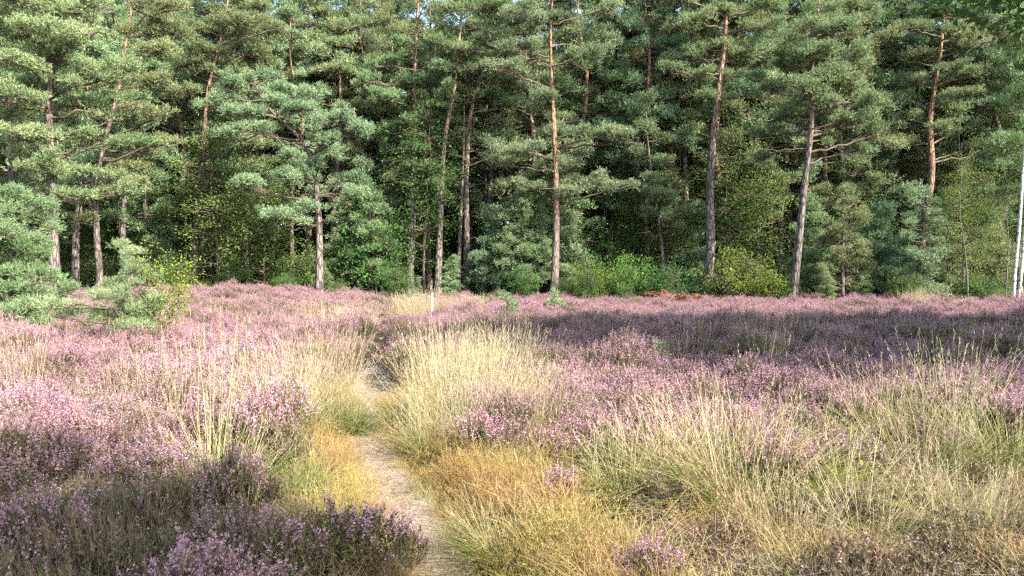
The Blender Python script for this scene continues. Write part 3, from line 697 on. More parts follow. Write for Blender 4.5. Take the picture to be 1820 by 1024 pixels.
def px_ground(px, d): return ((px - 910) / F * d, d, float(ground_z((px - 910) / F * d, d)))
place_leafy('leafy_shrub', SHR_L[0], px_ground(1315, 34.2), .4, (1.0, 1.0, 1.2), 'spreading light green shrub at the foot of the thick grey-stemmed pine', 'shrub', parts=SP)
place_leafy('leafy_shrub', SHR_L[1], px_ground(1372, 33.2), 2.0, (.75, .75, .95), 'low yellow-green shrub touching the bare-stemmed layered pine', 'shrub', parts=SP)
place_leafy('leafy_shrub', SHR_L[0], px_ground(1115, 35), 1.4, (.85, .85, 1.05), 'mid green shrub below the sagging yellow-green pine bough', 'shrub', parts=SP)
place_leafy('leafy_shrub', SHR_L[1], px_ground(1045, 34.5), 3.3, (.8, .8, 1.15), 'green shrub beside the foot of the orange-stemmed platform pine', 'shrub', parts=SP)
place_leafy('leafy_shrub', SHR_D[0], px_ground(1185, 34), 2.4, (.9, .9, .85), 'dark glossy low shrub beside the withered orange bracken', 'shrub', parts=SP)
place_leafy('leafy_shrub', SHR_D[0], px_ground(1745, 33), 1.1, (.7, .7, .6), 'small dark shrub at the foot of the white birches', 'shrub', parts=SP)
place_leafy('birch_tree', BIR[1], px_ground(385, 34.5), .7, (1.15, 1.15, .92), 'dense dark green birch in the shade left of the leaning pine', 'tree')
place_leafy('birch_tree', BIR[2], px_ground(470, 36), 2.2, 1.15, 'low dark birch with shaded foliage directly behind the leaning pine', 'tree')
place_leafy('birch_tree', BIR[0], px_ground(1712, 33.5), 1.0, (.85, .85, 1.0), 'thin young birch with olive leaves right of the blue-green young pine', 'tree')
place_leafy('birch_tree', BIR[0], px_ground(1350, 38), 1.9, (1.1, 1.1, 1.15), 'leafy birch between the grey-stemmed and the bare-stemmed pine', 'tree')
for px, d, k, s in ((925, 36.5, 1, .8), (880, 37.5, 0, .85), (955, 37.2, 1, .75), (1010, 37.5, 0, .8), (660, 37.5, 1, .85), (700, 39, 0, .95), (1440, 36, 1, .75), (1565, 35.5, 0, .85), (1690, 36, 1, .8), (300, 37, 0, .9), (620, 38.5, 1, .8), (1770, 36.5, 1, .8), (1240, 38.5, 0, .9)):
    place_pine(YP[k], px_ground(px, d), px * .7, s, ['bluish young pine filling the shade between the tall pine stems', 'green young pine filling the shade between the tall pine stems'][k], ['bluish young pines of the underwood', 'green young pines of the underwood'][k], 'young_pine_tree')
for j, (y, step) in enumerate(((38.5, 2.6), (42.5, 2.9), (47, 3.2), (53, 3.6), (60, 4.2))):
    hw = y * .72 + 2
    for x in np.arange(-hw, hw, step):
        X, Y = x + rng.uniform(-1, 1), y + rng.uniform(-1.4, 1.4)
        k = rng.integers(0, 7)
        z = float(ground_z(X, Y))
        if k < 3: place_leafy('leafy_shrub', SHR_D[k % 2], (X, Y, z), rng.uniform(0, 6.28), rng.uniform(.9, 1.5), ['dark wide shrub in the underwood among the pine stems', 'dark upright shrub in the underwood among the pine stems'][k % 2], 'shrub', 'dark underwood shrubs, kind %d' % (k % 2 + 1), SP)
        elif k < 6: place_leafy('birch_tree', BIR[k - 3], (X, Y, z), rng.uniform(0, 6.28), rng.uniform(.8, 1.25), ['small olive-leaved birch in the underwood among the pine stems', 'taller dark-leaved birch in the underwood among the pine stems', 'short dark-leaved birch in the underwood among the pine stems'][k - 3], 'tree', 'underwood birches, kind %d' % (k - 2))
        else: place_leafy('leafy_shrub', SHR_L[0], (X, Y, z), rng.uniform(0, 6.28), rng.uniform(.9, 1.3), 'light green shrub in the underwood among the pine stems', 'shrub', 'light underwood shrubs', SP)

# low bushes fraying the edge of the wood
rng = np.random.default_rng(29)
for px in np.arange(60, 1800, 62):
    d = rng.uniform(31.6, 35.5); X, Y, z = px_ground(px + rng.uniform(-25, 25), d); k = rng.integers(0, 3); sc = rng.uniform(.32, .6)
    if k < 2: place_leafy('leafy_shrub', (SHR_D + SHR_L)[k], (X, Y, z), rng.uniform(0, 6.28), (sc, sc, sc * rng.uniform(.8, 1.3)), ['low wide dark bush fraying the edge of the wood', 'low upright dark bush fraying the edge of the wood'][k], 'shrub', 'low bushes at the edge of the wood, kind %d' % (k + 1), SP)
    else: place_pine(YP[1], (X, Y, z), rng.uniform(0, 6.28), sc * .55, 'waist-high young pine fraying the edge of the wood', 'waist-high young pines at the edge of the wood', 'young_pine_tree')

# white birch stems by the right-hand edge of the wood
def birch_stem(label, d, px, r0, clumps, seed, bark='birch'):
    rng = np.random.default_rng(seed)
    P = np.array([at(x, y, d) for x, y in px]); bx = P[0, 0]; bz = float(ground_z(bx, d)); P[0, 2] = bz - .2
    P = P - [bx, d, bz]; P[1:, 1] += rng.normal(0, .12, len(P) - 1)
    T = smooth_line(P, 22)
    t = thing('birch_tree', (bx, d, bz), label, 'tree')
    w = Geo(); tube(w, T, r0 * np.linspace(1.1, .25, 22), 10, 0, .5, .03, rng); w.build('trunk', [M[bark]], t)
    f = Geo(); zt = T[-1, 2]
    C = []
    for k in range(clumps):
        z = zt * rng.uniform(.42, 1.0); a = trunk_at(T, z); az = rng.uniform(0, 6.28); L = rng.uniform(.5, 1.7) * (1.25 - z / zt)+.25
        b = a + np.array([math.cos(az) * L, math.sin(az) * L, rng.uniform(0, .5) * L])
        bw = Geo(); line = branch_line(a, b, rng, .1, 7); tube(bw, line, np.linspace(.018, .004, 7), 5, 0)
        if k < 14: bw.build('branch', [M['twig']], t)
        C += [line[q] + rng.normal(0, .15, 3) - [0, 0, .1] for q in (3, 4, 5, 6)]
    C = np.array(C); n = len(C) * 26
    leaves(f, np.repeat(C, 26, 0) + rng.normal(0, .17, (n, 3)) * [1, 1, 1.4] , .055 * rng.uniform(.7, 1.2, n), rng, .1, 0, np.clip(rng.normal(.55, .22, n), 0, 1), .7)
    f.build('crown', [M['l_birch']], t)['kind'] = 'stuff'
birch_stem('white birch with a slightly bowed stem at the edge of the wood', 31.5, [(1801, 540), (1800, 490), (1808, 420), (1814, 340), (1822, 250), (1830, 140), (1832, 40)], .075, 34, 51)
birch_stem('white birch leaning away beside the bowed white birch', 31.8, [(1806, 540), (1814, 480), (1820, 400), (1828, 320), (1845, 200), (1855, 60)], .065, 34, 52)
birch_stem('very thin greyish birch stem curving up from straw grass near the young pines', 32, [(1722, 540), (1720, 500), (1712, 440), (1706, 380), (1704, 300)], .035, 26, 53, 'deadwood')
birch_stem('thin brownish birch sapling bending beside the white birches', 32, [(1788, 545), (1786, 490), (1792, 430), (1788, 350)], .03, 16, 54, 'deadwood')

# distant wood closing the view between the stems
def scatter(name, pts, rot, scl, idx, fade, variants, label, cat):
    me = bpy.data.meshes.new(name)
    n = len(pts)
    me.vertices.add(n); me.vertices.foreach_set('co', np.asarray(pts, np.float32).ravel())
    for nm, ty, pr, dat in (('rot', 'FLOAT_VECTOR', 'vector', rot), ('scl', 'FLOAT_VECTOR', 'vector', scl), ('idx', 'INT', 'value', idx), ('fade', 'FLOAT', 'value', fade)):
        a = me.attributes.new(nm, ty, 'POINT')
        a.data.foreach_set(pr, np.asarray(dat, np.int32 if ty == 'INT' else np.float32).ravel())
    o = bpy.data.objects.new(name, me); COL.objects.link(o)
    src = bpy.data.collections.new(name + '_kinds')
    for k, v in enumerate(variants):
        ob = v if isinstance(v, bpy.types.Object) else bpy.data.objects.new('%s_kind_%02d' % (name, k), v)
        src.objects.link(ob)
    ng = bpy.data.node_groups.new(name + '_scatter', 'GeometryNodeTree')
    ng.interface.new_socket('Geometry', in_out='INPUT', socket_type='NodeSocketGeometry')
    ng.interface.new_socket('Geometry', in_out='OUTPUT', socket_type='NodeSocketGeometry')
    N = ng.nodes; L = ng.links.new
    gi = N.new('NodeGroupInput'); go = N.new('NodeGroupOutput')
    ci = N.new('GeometryNodeCollectionInfo'); ci.inputs['Collection'].default_value = src
    ci.inputs['Separate Children'].default_value = True; ci.inputs['Reset Children'].default_value = True
    ip = N.new('GeometryNodeInstanceOnPoints'); ip.inputs['Pick Instance'].default_value = True
    def na(nm, ty):
        q = N.new('GeometryNodeInputNamedAttribute'); q.data_type = ty; q.inputs['Name'].default_value = nm
        return [s for s in q.outputs if s.enabled and s.name == 'Attribute'][0]
    er = N.new('FunctionNodeEulerToRotation')
    L(na('rot', 'FLOAT_VECTOR'), er.inputs[0]); L(er.outputs[0], ip.inputs['Rotation'])
    L(na('scl', 'FLOAT_VECTOR'), ip.inputs['Scale']); L(na('idx', 'INT'), ip.inputs['Instance Index'])
    L(gi.outputs[0], ip.inputs['Points']); L(ci.outputs[0], ip.inputs['Instance']); L(ip.outputs[0], go.inputs[0])
    md = o.modifiers.new('scatter', 'NODES'); md.node_group = ng
    return tag(o, label, cat, kind='stuff')

def rots(rng, n, tilt=.1):
    return np.stack([rng.normal(0, tilt, n), rng.normal(0, tilt, n), rng.uniform(0, 6.28, n)], -1)
pts = []
for y in (66, 73, 76, 79, 83, 87, 92, 98):
    x = np.arange(-y * .85, y * .85, 2.6); pts.append(np.stack([x + rng.uniform(-1.2, 1.2, len(x)), y + rng.uniform(-2, 2, len(x)), np.full(len(x), -.05)], -1))
pts = np.concatenate(pts); m0 = len(pts)
x = np.arange(-58, 58, 1.7); low = np.concatenate([np.stack([x + rng.uniform(-.8, .8, len(x)), y_ + rng.uniform(-1, 1, len(x)), np.full(len(x), -.05)], -1) for y_ in (67, 71, 77)])
pts = np.concatenate([pts, low]); n = len(pts)
scatter('distant_wood', pts, rots(rng, n, .02), np.repeat(np.concatenate([rng.uniform(1, 1.5, m0), rng.uniform(1.5, 2.2, n - m0)])[:, None], 3, 1), np.concatenate([rng.integers(0, 6, m0), np.full(n - m0, 5)]), np.zeros(n), [PINES[0][1], PINES[2][1], PINES[4][1], BIR[1][1], BIR[2][1], SHR_D[1][1]], 'dim mass of distant trees closing the view between the stems', 'wood')

# trees beside and behind the viewer, whose shade falls across the heath
OAK = broadleaf(210, 1, (0, 0, 7.6), (3.6, 3.1, 2.8), 520, 105, .16, .66, 'l_dark', .22, 'bark', .4, 2.0)
oak = place_leafy('oak_tree', OAK, (11.9, 7.2, 0), .3, (1.2, 1.2, 1.15), 'oak right of the heath with leafy twigs hanging into the sky corner', 'tree')
rng = np.random.default_rng(61)
for tx, ty, tz in ((4.9, 8.5, 4.88), (5.9, 8.7, 4.9), (5.4, 8.2, 4.74), (6.0, 8.3, 4.6)):   # low bough reaching out over the heath
    R = np.array([math.cos(-.3), math.sin(-.3)])
    v = np.array([tx - 11.9, ty - 7.2]); loc = np.array([v[0] * R[0] - v[1] * R[1], v[0] * R[1] + v[1] * R[0], tz]) / [1.2, 1.2, 1.15]
    line = branch_line(np.array([0, 0, 4.9]), loc, rng, .06, 10)
    g = Geo(); tube(g, line, np.linspace(.06, .008, 10), 6, 0)
    bo = g.build('branch', [M['twig']], oak)
    C = np.concatenate([line[6:], line[7:] + rng.normal(0, .2, (3, 3)), loc + rng.normal(0, .22, (5, 3))]); n = len(C) * 45
    g = Geo(); leaves(g, np.repeat(C, 45, 0) + rng.normal(0, .16, (n, 3)) * [1, 1, .6], .075 * rng.uniform(.7, 1.2, n), rng, .4, 0, np.clip(rng.normal(.4, .2, n), 0, 1), .6)
    g.build('foliage', [M['l_dark']], bo)['kind'] = 'stuff'
place_leafy('oak_tree', OAK, (17.8, 7.3, 0), 1.9, 1.15, 'second oak standing behind the oak that shades the heath', 'tree')
place_leafy('oak_tree', OAK, (23.5, 7.9, 0), 3.9, 1.15, 'outermost oak of the row right of the heath', 'tree')
SMALL_OAK = broadleaf(211, 1, (0, 0, 7.4), (2.0, 1.7, 2.1), 280, 90, .13, .5, 'l_dark', .14, 'bark', .4, 2.0)
place_leafy('oak_tree', SMALL_OAK, (4.4, -2.95, 0), 1.2, (1.1, 1.0, 1.0), 'small oak beside the viewer shading the near heather', 'tree')

# ------------------------------------------------------------------ heather, grasses and small plants
def heather_mesh(seed, rad=.2, H=.42, sprigs=80, forks=2, florets=13, bare=0.0):
    rng = np.random.default_rng(seed); g = Geo()
    b = np.stack([rng.normal(0, rad * .3, sprigs), rng.normal(0, rad * .3, sprigs), np.full(sprigs, -.03)], -1)
    az = rng.uniform(0, 6.28, sprigs); rr = rad * np.sqrt(rng.uniform(0, 1, sprigs)) * 1.15
    top = np.stack([np.cos(az) * rr, np.sin(az) * rr, H * (1 - .45 * (rr / rad) ** 2 * .6) * rng.uniform(.72, 1.02, sprigs)], -1)
    mid = b * .5 + top * .5 + np.stack([np.cos(az) * rr, np.sin(az) * rr, np.zeros(sprigs)], -1) * .25
    cones(g, b, mid, .0035, 2); cones(g, mid, top, .0025, 2)
    d0 = unit(top - mid)
    m = sprigs * forks
    st = np.repeat(mid * .35 + top * .65, forks, 0) + rng.normal(0, .008, (m, 3))
    d = unit(np.repeat(d0, forks, 0) * .9 + rng.normal(0, .3, (m, 3)) + [0, 0, .45])
    L = rng.uniform(.09, .17, m) * H / .42
    cones(g, st, st + d * L[:, None], .0018, 2)
    # scale-like green foliage below the flower spikes
    k = 7
    P = np.repeat(st, k, 0) + np.repeat(d, k, 0) * (np.repeat(L, k) * rng.uniform(-.5, .5, m * k))[:, None] + rng.normal(0, .006, (m * k, 3))
    spikes(g, P, unit(np.repeat(d, k, 0) + rng.normal(0, .55, (m * k, 3))), rng.uniform(.018, .036, m * k), .011, rng, 1, np.clip(rng.normal(.5, .25, m * k), 0, 1))
    q = 5
    P = np.repeat(mid, q, 0) * .6 + np.repeat(top, q, 0) * .4 + rng.normal(0, .04, (sprigs * q, 3))
    spikes(g, P, unit(np.repeat(d0, q, 0) + rng.normal(0, .5, (sprigs * q, 3))), rng.uniform(.025, .05, sprigs * q), .011, rng, 1, np.clip(rng.normal(.3, .2, sprigs * q), 0, 1))
    # bell florets crowding the upper part of each spike
    kp = rng.uniform(0, 1, m) > bare
    st, d, L = st[kp], d[kp], L[kp]; m = len(st); k = florets
    t = rng.uniform(.25, 1.02, m * k)
    P = np.repeat(st, k, 0) + np.repeat(d, k, 0) * (np.repeat(L, k) * t)[:, None]
    o = rand_unit(rng, m * k)
    P = P + o * .0045
    spikes(g, P, unit(o + rng.normal(0, .4, o.shape) + [0, 0, -.1]), rng.uniform(.008, .014, m * k), .0105, rng, 0, np.clip(np.repeat(rng.normal(.5, .2, m), k) + rng.normal(0, .15, m * k), 0, 1))
    return g.mesh('heather_plant', [M['flower'], M['heath_leaf'], M['heath_wood']])
HEATH = [heather_mesh(401, bare=.22), heather_mesh(402, .23, .46, bare=.32), heather_mesh(403, .19, .40, bare=.5), heather_mesh(404, .24, .42, 75, bare=.38), heather_mesh(405, .2, .38, 75, bare=.72), heather_mesh(406, .2, .36, 85, bare=.94)]

def tussock_parts(seed, nb, nsk, rad, Lb, Ls, leanb, leans, droop, wb=.0045, ws=.0032, t1=.75, tg=0.0, panicle=True):
    rng = np.random.default_rng(seed)
    g = Geo(); h = Geo()
    a = rng.uniform(0, 6.28, nb); r = rad * np.sqrt(rng.uniform(0, 1, nb))
    az = a + rng.normal(0, .7, nb)
    blades(g, np.stack([np.cos(a) * r, np.sin(a) * r, np.full(nb, -.03)], -1), az, np.abs(rng.normal(0, leanb, nb)) + leanb * .5 * r / rad, Lb * rng.uniform(.55, 1.15, nb), np.full(nb, wb) * rng.uniform(.7, 1.3, nb), np.abs(rng.normal(droop, droop * .5, nb)), rng, 5, 0, tg, t1)
    a = rng.uniform(0, 6.28, nsk); r = rad * .8 * np.sqrt(rng.uniform(0, 1, nsk))
    L = Ls * rng.uniform(.45, 1.2, nsk); le = np.abs(rng.normal(0, leans, nsk)); dr = np.abs(rng.normal(.1, .09, nsk))
    az = a + rng.normal(0, .6, nsk)
    tip, hh = blades(h, np.stack([np.cos(a) * r, np.sin(a) * r, np.full(nsk, -.03)], -1), az, le, L, np.full(nsk, ws), dr, rng, 4, 0, .15, .85)
    if panicle:
        k = 9; n = nsk * k
        d = unit(np.repeat(hh * np.sin(le)[:, None] + np.array([0, 0, 1.0]) * np.cos(le)[:, None], k, 0))
        p = np.repeat(tip, k, 0) - d * (rng.uniform(0, .22, n) * np.repeat(L, k))[:, None]
        spikes(h, p, unit(d + rng.normal(0, .22, (n, 3))), rng.uniform(.02, .045, n), .0042, rng, 0, np.clip(rng.normal(.8, .15, n), 0, 1))
    return g.mesh('leaf_blades', [M['grass']]), h.mesh('flower_stalks', [M['straw']])
TUS = {'pale': tussock_parts(501, 400, 300, .28, .55, .92, .45, .32, .3, ws=.0045, t1=.95, tg=.12), 'green': tussock_parts(502, 1000, 150, .3, .78, .95, .62, .42, .45, wb=.008, ws=.005, t1=.52), 'tall': tussock_parts(503, 520, 120, .24, .65, 1.05, .55, .36, .4, wb=.0065, ws=.0055, t1=.62),
       'thin': tussock_parts(504, 140, 40, .12, .35, .95, .45, .2, .3, ws=.0042, t1=.7), 'straw': tussock_parts(505, 360, 240, .28, .42, .62, .45, .3, .3, t1=1.0, tg=.3)}
HOLES = []
def tussock(kind, x, y, sc, label, group=None, rz=0., hole=.3):
    t = thing('grass_tussock', (x, y, float(ground_z(x, y))), label, 'grass tussock', group, rz, sc)
    for nm, me in zip(('leaf_blades', 'flower_stalks'), TUS[kind]):
        o = bpy.data.objects.new(nm, me); COL.objects.link(o); o.parent = t; o['kind'] = 'stuff'
    HOLES.append((x, y, hole))
    return t
def gp(px, py): 
    d = F * CAMH / (py - HOR); return (px - 910) / F * d, d
tussock('pale', *gp(560, 755), (1.15, 1.1, 1.15), 'pale straw tussock with a green foot left of the trail', rz=.4, hole=.45)
tussock('green', *gp(603, 762), (.62, .62, .8), 'fresh green tussock leaning over the left edge of the trail', rz=1.4, hole=.4)
tussock('pale', *gp(500, 790), (.95, .95, .95), 'thinner straw tussock among heather left of the pale trail tussock', rz=2.4, hole=.3)
for k, (px, py, s) in enumerate(((768, 745, .9), (800, 765, 1.0), (860, 750, 1.05), (925, 745, .95), (788, 700, 1.0), (840, 690, 1.05), (905, 700, .95), (960, 735, .8), (775, 805, .85), (835, 800, .9), (900, 790, .9), (955, 780, .8))):
    tussock('pale', *gp(px, py), (s, s, s * (.78, 1.1, .9, .75, 1.05, .88, 1.12, .85, .7, .8, .72, .8)[k]), 'bleached tussock in the big straw-coloured patch right of the trail', 'bleached tussocks right of the trail', k * 1.7, .4)
tussock('green', *gp(1320, 905), (1.25, 1.15, .9), 'large arching tussock with a dark green heart and straw tips', rz=.3, hole=.55)
tussock('tall', *gp(1200, 890), (1.1, 1.1, .7), 'straw-topped tussock left of the large arching tussock', rz=2.3, hole=.45)
tussock('tall', *gp(1110, 900), (.9, .9, .6), 'lower straw tussock between the trail grass and the large tussocks', rz=1.3, hole=.4)
tussock('tall', *gp(1270, 850), (1.0, 1.0, .72), 'straw tussock behind the large arching tussock', rz=4.3, hole=.4)
tussock('green', *gp(1640, 850), (1.1, 1.1, .85), 'wide green tussock with long straw stalks beside the oak seedling', rz=2.0, hole=.55)
tussock('tall', *gp(1680, 800), (1.1, 1.1, .98), 'tallest tussock, its straw stalks rising above the heather', rz=.9, hole=.45)
tussock('tall', *gp(1585, 800), (1.1, 1.1, .85), 'straw tussock with stalks leaning over the heather by the oak seedling', rz=3.9, hole=.4)
tussock('green', *gp(1790, 845), (1.0, 1.0, .75), 'green tussock beyond the wide green one, away from the trail', rz=5.0, hole=.45)
tussock('tall', *gp(1450, 820), (.85, .85, .6), 'grey-green tussock between the two big green tussocks', rz=5.6, hole=.4)
tussock('tall', *gp(1500, 905), (.9, .9, .55), 'flattened tussock lying around the oak seedling', rz=1.6, hole=.35)
tussock('tall', *gp(1545, 985), (.8, .8, .5), 'low brown-tinged tussock in the dry grass before the oak seedling', rz=2.7, hole=.3)
tussock('straw', *gp(1720, 960), (1.0, 1.0, .85), 'dry straw tussock in front of the wide green one', rz=4.7, hole=.3)
tussock('straw', *gp(1400, 985), (.9, .9, .7), 'matted straw tussock in front of the large arching one', rz=3.1, hole=.3)
tussock('green', *gp(905, 985), (.6, .6, .42), 'short green tussock in the golden grass by the hawkbit', rz=1.1, hole=.3)
tussock('thin', *gp(1225, 668), (1.25, 1.25, .95), 'thin tuft of stalks lit in front of the shaded heather, close to the trail side', rz=.2, hole=.2)
tussock('thin', *gp(1365, 690), (1.35, 1.35, 1.1), 'taller thin tuft of stalks standing before the shaded heather', rz=1.2, hole=.25)
tussock('straw', *gp(1105, 715), .75, 'small straw tuft among the pink heather', rz=2.2, hole=.25)
tussock('green', *gp(400, 890), (.8, .8, .6), 'green grass patch in the heather below tall bleached stalks', rz=.7, hole=.5)
tussock('thin', *gp(372, 870), (1.0, 1.0, 1.35), 'group of very tall bleached stalks standing in the left heather', rz=.9, hole=.2)
tussock('thin', *gp(310, 840), 1.0, 'sparse bleached stalks beside the very tall ones', rz=2.9, hole=.15)
tussock('thin', *gp(240, 770), .9, 'bleached stalks in the pink heather on the left', 'sparse stalk tufts in the left heather', 3.3, .12)
tussock('thin', *gp(60, 740), 1.1, 'bleached stalks in the pink heather on the left', 'sparse stalk tufts in the left heather', 4.1, .12)
tussock('thin', *gp(440, 760), 1.0, 'bleached stalks in the pink heather on the left', 'sparse stalk tufts in the left heather', 5.2, .12)
tussock('thin', *gp(20, 745), 1.15, 'bleached stalks in the pink heather on the left', 'sparse stalk tufts in the left heather', 1.2, .12)
for k, (px, d, s) in enumerate(((722, 23, 1.6), (740, 24, 1.7), (757, 23.2, 1.55), (785, 25, 1.5), (812, 26, 1.45), (840, 26, 1.4), (735, 22, 1.4))):
    tussock('straw', (px - 910) / F * d, d, s, 'bright straw tussock beside the white marker post', 'straw tussocks around the marker post', k * 1.3, 1.0)
for k, (px, d, s) in enumerate(((1625, 29, 1.6), (1650, 29.5, 1.5), (1690, 29, 1.2))):
    tussock('straw', (px - 910) / F * d, d, s, 'straw tussock at the far rim of the heath before the young pines', 'straw tussocks at the far rim', k * 2.1, 1.0)
for k, (px, d, s) in enumerate(((590, 18, 1.25), (615, 20, 1.3), (640, 21, 1.35), (560, 22, 1.3), (650, 18.5, 1.1))):
    tussock('straw', (px - 910) / F * d, d, s, 'reddish straw tussock left of where the trail narrows', 'straw tussocks by the far trail', k * 2.3, .6)
HOLES = np.array(HOLES)
def clear(x, y, k=1.0):
    m = np.ones(len(x))
    for hx, hy, r in HOLES: m = np.minimum(m, np.clip((np.hypot(x - hx, y - hy) - r * k * .6) / (r * .5), 0, 1))
    return m

def grid_points(x0, x1, y0, y1, step, rng, jit=.5):
    X, Y = np.meshgrid(np.arange(x0, x1, step), np.arange(y0, y1, step))
    return X.ravel() + rng.uniform(-jit, jit, X.size) * step, Y.ravel() + rng.uniform(-jit, jit, X.size) * step

rng = np.random.default_rng(21)
xs, ys_ = [], []
for x0, x1, y0, y1, st in ((-7, 7, 1.0, 9, .225), (-14, 14, 9, 18, .62), (-26, 26, 18, 37, .74)):
    a, b = grid_points(x0, x1, y0, y1, st, rng); xs.append(a); ys_.append(b)
x = np.concatenate(xs); y = np.concatenate(ys_)
pd = path_d(x, y)
near_right = (pd > 0) & (y < 6.4)
marg_r = np.where(y < 9, .75 + .5 * np.clip((7 - y) / 3, 0, 1), .42)
marg_l = np.where(y < 10, .72, .42)
p = np.where(pd > 0, np.clip((pd - marg_r) / .35, 0, 1), np.clip((-pd - marg_l) / .3, 0, 1))
p = p * clear(x, y)
p = np.where(near_right, p * np.clip(.22 + .5 * (wav(x, y, 1.0, 31) > .1), 0, 1), p)
p = p * np.where(wav(x, y, 2.3, 33) < -.75, .35, 1)
keep = (rng.uniform(0, 1, len(x)) < p) & (np.abs(x) < y * .75 + 3.5)
x, y = x[keep], y[keep]; n = len(x)
hz = 1 + .25 * wav(x, y, 2.4, 41) + .16 * wav(x, y, .9, 42) + rng.normal(0, .14, n)
sxy = rng.uniform(.95, 1.25, n) * np.where(y > 18, 1.1, 1.0)
fd = np.clip(.33 + .62 * wav(x, y, 1.6, 43) + .25 * wav(x, y, .6, 44) + rng.normal(0, .2, n), 0, .95)
ix = np.where(fd > .72, rng.integers(4, 6, n), np.where(fd > .5, rng.integers(2, 5, n), rng.integers(0, 4, n)))
shade_band = (y > 10.5) & (y < 17.5) & (x > -1.5)
fd = np.where(shade_band, np.clip(fd + .5, 0, .97), fd); hz = np.where(shade_band, hz * 1.2, hz)  # taller heather where the oaks' shade falls; raised fade deepens that shade in colour
ix = np.where(y > 9, np.where(fd > .7, 9, np.where(fd > .5, 8, rng.integers(6, 8, n))), ix)
fd = np.where(y > 9, fd * .7, fd)
# plants in the near right corner are withered and low
wi = (path_d(x, y) > 0) & (y < 5.6) & (x > .8) & ((y < 4.7) | (wav(x, y, .8, 49) < .25))
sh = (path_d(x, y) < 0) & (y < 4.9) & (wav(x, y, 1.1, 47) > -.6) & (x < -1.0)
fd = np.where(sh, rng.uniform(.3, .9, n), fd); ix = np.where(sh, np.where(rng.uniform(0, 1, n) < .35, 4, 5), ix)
fd = np.where(wi, rng.uniform(.6, .95, n), fd); ix = np.where(wi, 5, ix); hz = np.where(wi, hz * .75, hz)
def merged(ks, seed, r=.36):
    """several heather plants grown together into one patch"""
    rr = np.random.default_rng(seed); me = bpy.data.meshes.new('heather_patch'); V, Fc, Mi, T, o = [], [], [], [], 0
    for q, k in enumerate(ks):
        m = HEATH[k]; n_ = len(m.vertices); v = np.empty(n_ * 3, np.float32); m.vertices.foreach_get('co', v); v = v.reshape(-1, 3)
        f = np.empty(len(m.loops), np.int32); m.loops.foreach_get('vertex_index', f); mi = np.empty(len(m.polygons), np.int32); m.polygons.foreach_get('material_index', mi)
        t = np.empty(n_, np.float32); m.attributes['tint'].data.foreach_get('value', t)
        az = rr.uniform(0, 6.28); c, s_ = math.cos(az), math.sin(az); h = rr.uniform(.75, 1.2)
        p = np.array([math.cos(q * 1.05) * r, math.sin(q * 1.05) * r, 0]) * (0 if q == 6 else rr.uniform(.8, 1.1))
        V.append(np.stack([v[:, 0] * c - v[:, 1] * s_, v[:, 0] * s_ + v[:, 1] * c, v[:, 2] * h], -1) + p); Fc.append(f.reshape(-1, 3) + o); o += n_; Mi.append(mi); T.append(t)
    g = Geo(); v = np.concatenate(V); f = np.concatenate(Fc); mi = np.concatenate(Mi); t = np.concatenate(T)
    g.v, g.f, g.m, g.t, g.sm = [v], [f], [mi], [t], [np.zeros(len(f), bool)]
    return g.mesh('heather_patch', [M['flower'], M['heath_leaf'], M['heath_wood']])
PATCH = [merged((0, 1, 3, 0, 2, 1, 3), 1), merged((1, 0, 3, 2, 0, 1, 0), 2), merged((2, 3, 4, 1, 2, 4, 0), 3), merged((4, 5, 2, 4, 3, 5, 4), 4)]
ALL = HEATH + PATCH
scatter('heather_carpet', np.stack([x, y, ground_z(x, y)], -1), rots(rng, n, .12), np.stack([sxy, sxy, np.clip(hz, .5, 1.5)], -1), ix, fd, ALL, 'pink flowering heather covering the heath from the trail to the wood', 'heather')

# bent grass: fine golden stems with airy panicles along the trail
def bent_mesh(seed, n=70, L=.34, rad=.09, mat='gold', lean=.5, pan=True, lay=.25):
    rng = np.random.default_rng(seed); g = Geo()
    a = rng.uniform(0, 6.28, n); r = rad * np.sqrt(rng.uniform(0, 1, n))
    le = np.abs(rng.normal(0, lean, n)); LL = L * rng.uniform(.45, 1.15, n)
    tip, hh = blades(g, np.stack([np.cos(a) * r, np.sin(a) * r, np.full(n, -.02)], -1), rng.uniform(0, 6.28, n), le, LL, np.full(n, .0045), np.abs(rng.normal(lay, .15, n)), rng, 3, 0, 0, 1, .15)
    if pan:
        k = 4; m = n * k
        p = np.repeat(tip, k, 0) + rng.normal(0, .016, (m, 3)) - [0, 0, .02]
        spikes(g, p, unit(rng.normal(0, .7, (m, 3)) + [0, 0, .8]), rng.uniform(.01, .026, m), .0035, rng, 0, np.clip(rng.normal(.85, .15, m), 0, 1))
    return g.mesh('bent_grass', [M[mat]])
BENT = [bent_mesh(601, 170, .34, .2), bent_mesh(602, 180, .38, .2), bent_mesh(603, 170, .26, .2, lean=.8), bent_mesh(604, 240, .34, .2, 'grass', .5, False, .35)]
rng = np.random.default_rng(22)
a1, b1 = grid_points(-7, 7, 1.0, 9.5, .15, rng); a2, b2 = grid_points(-6, 6, 9.5, 24, .25, rng)
x = np.concatenate([a1, a2]); y = np.concatenate([b1, b2]); pd = path_d(x, y); far = y > 9.5
pe = np.where((y > 7.6) & (y < 9.6), .06, np.where(y < 9.6, .11, .3))
wr = np.where(y < 8, 1.25, np.where(y < 10, .9, .5)); wl = np.where(y < 5, .7, np.where(y < 11, .85, .6))
p = np.where(pd > 0, np.clip((pd - pe) / .16, 0, 1) * np.clip((wr - pd) / .5, 0, 1), np.clip((-pd - pe) / .16, 0, 1) * np.clip((wl + pd) / .45, 0, 1))
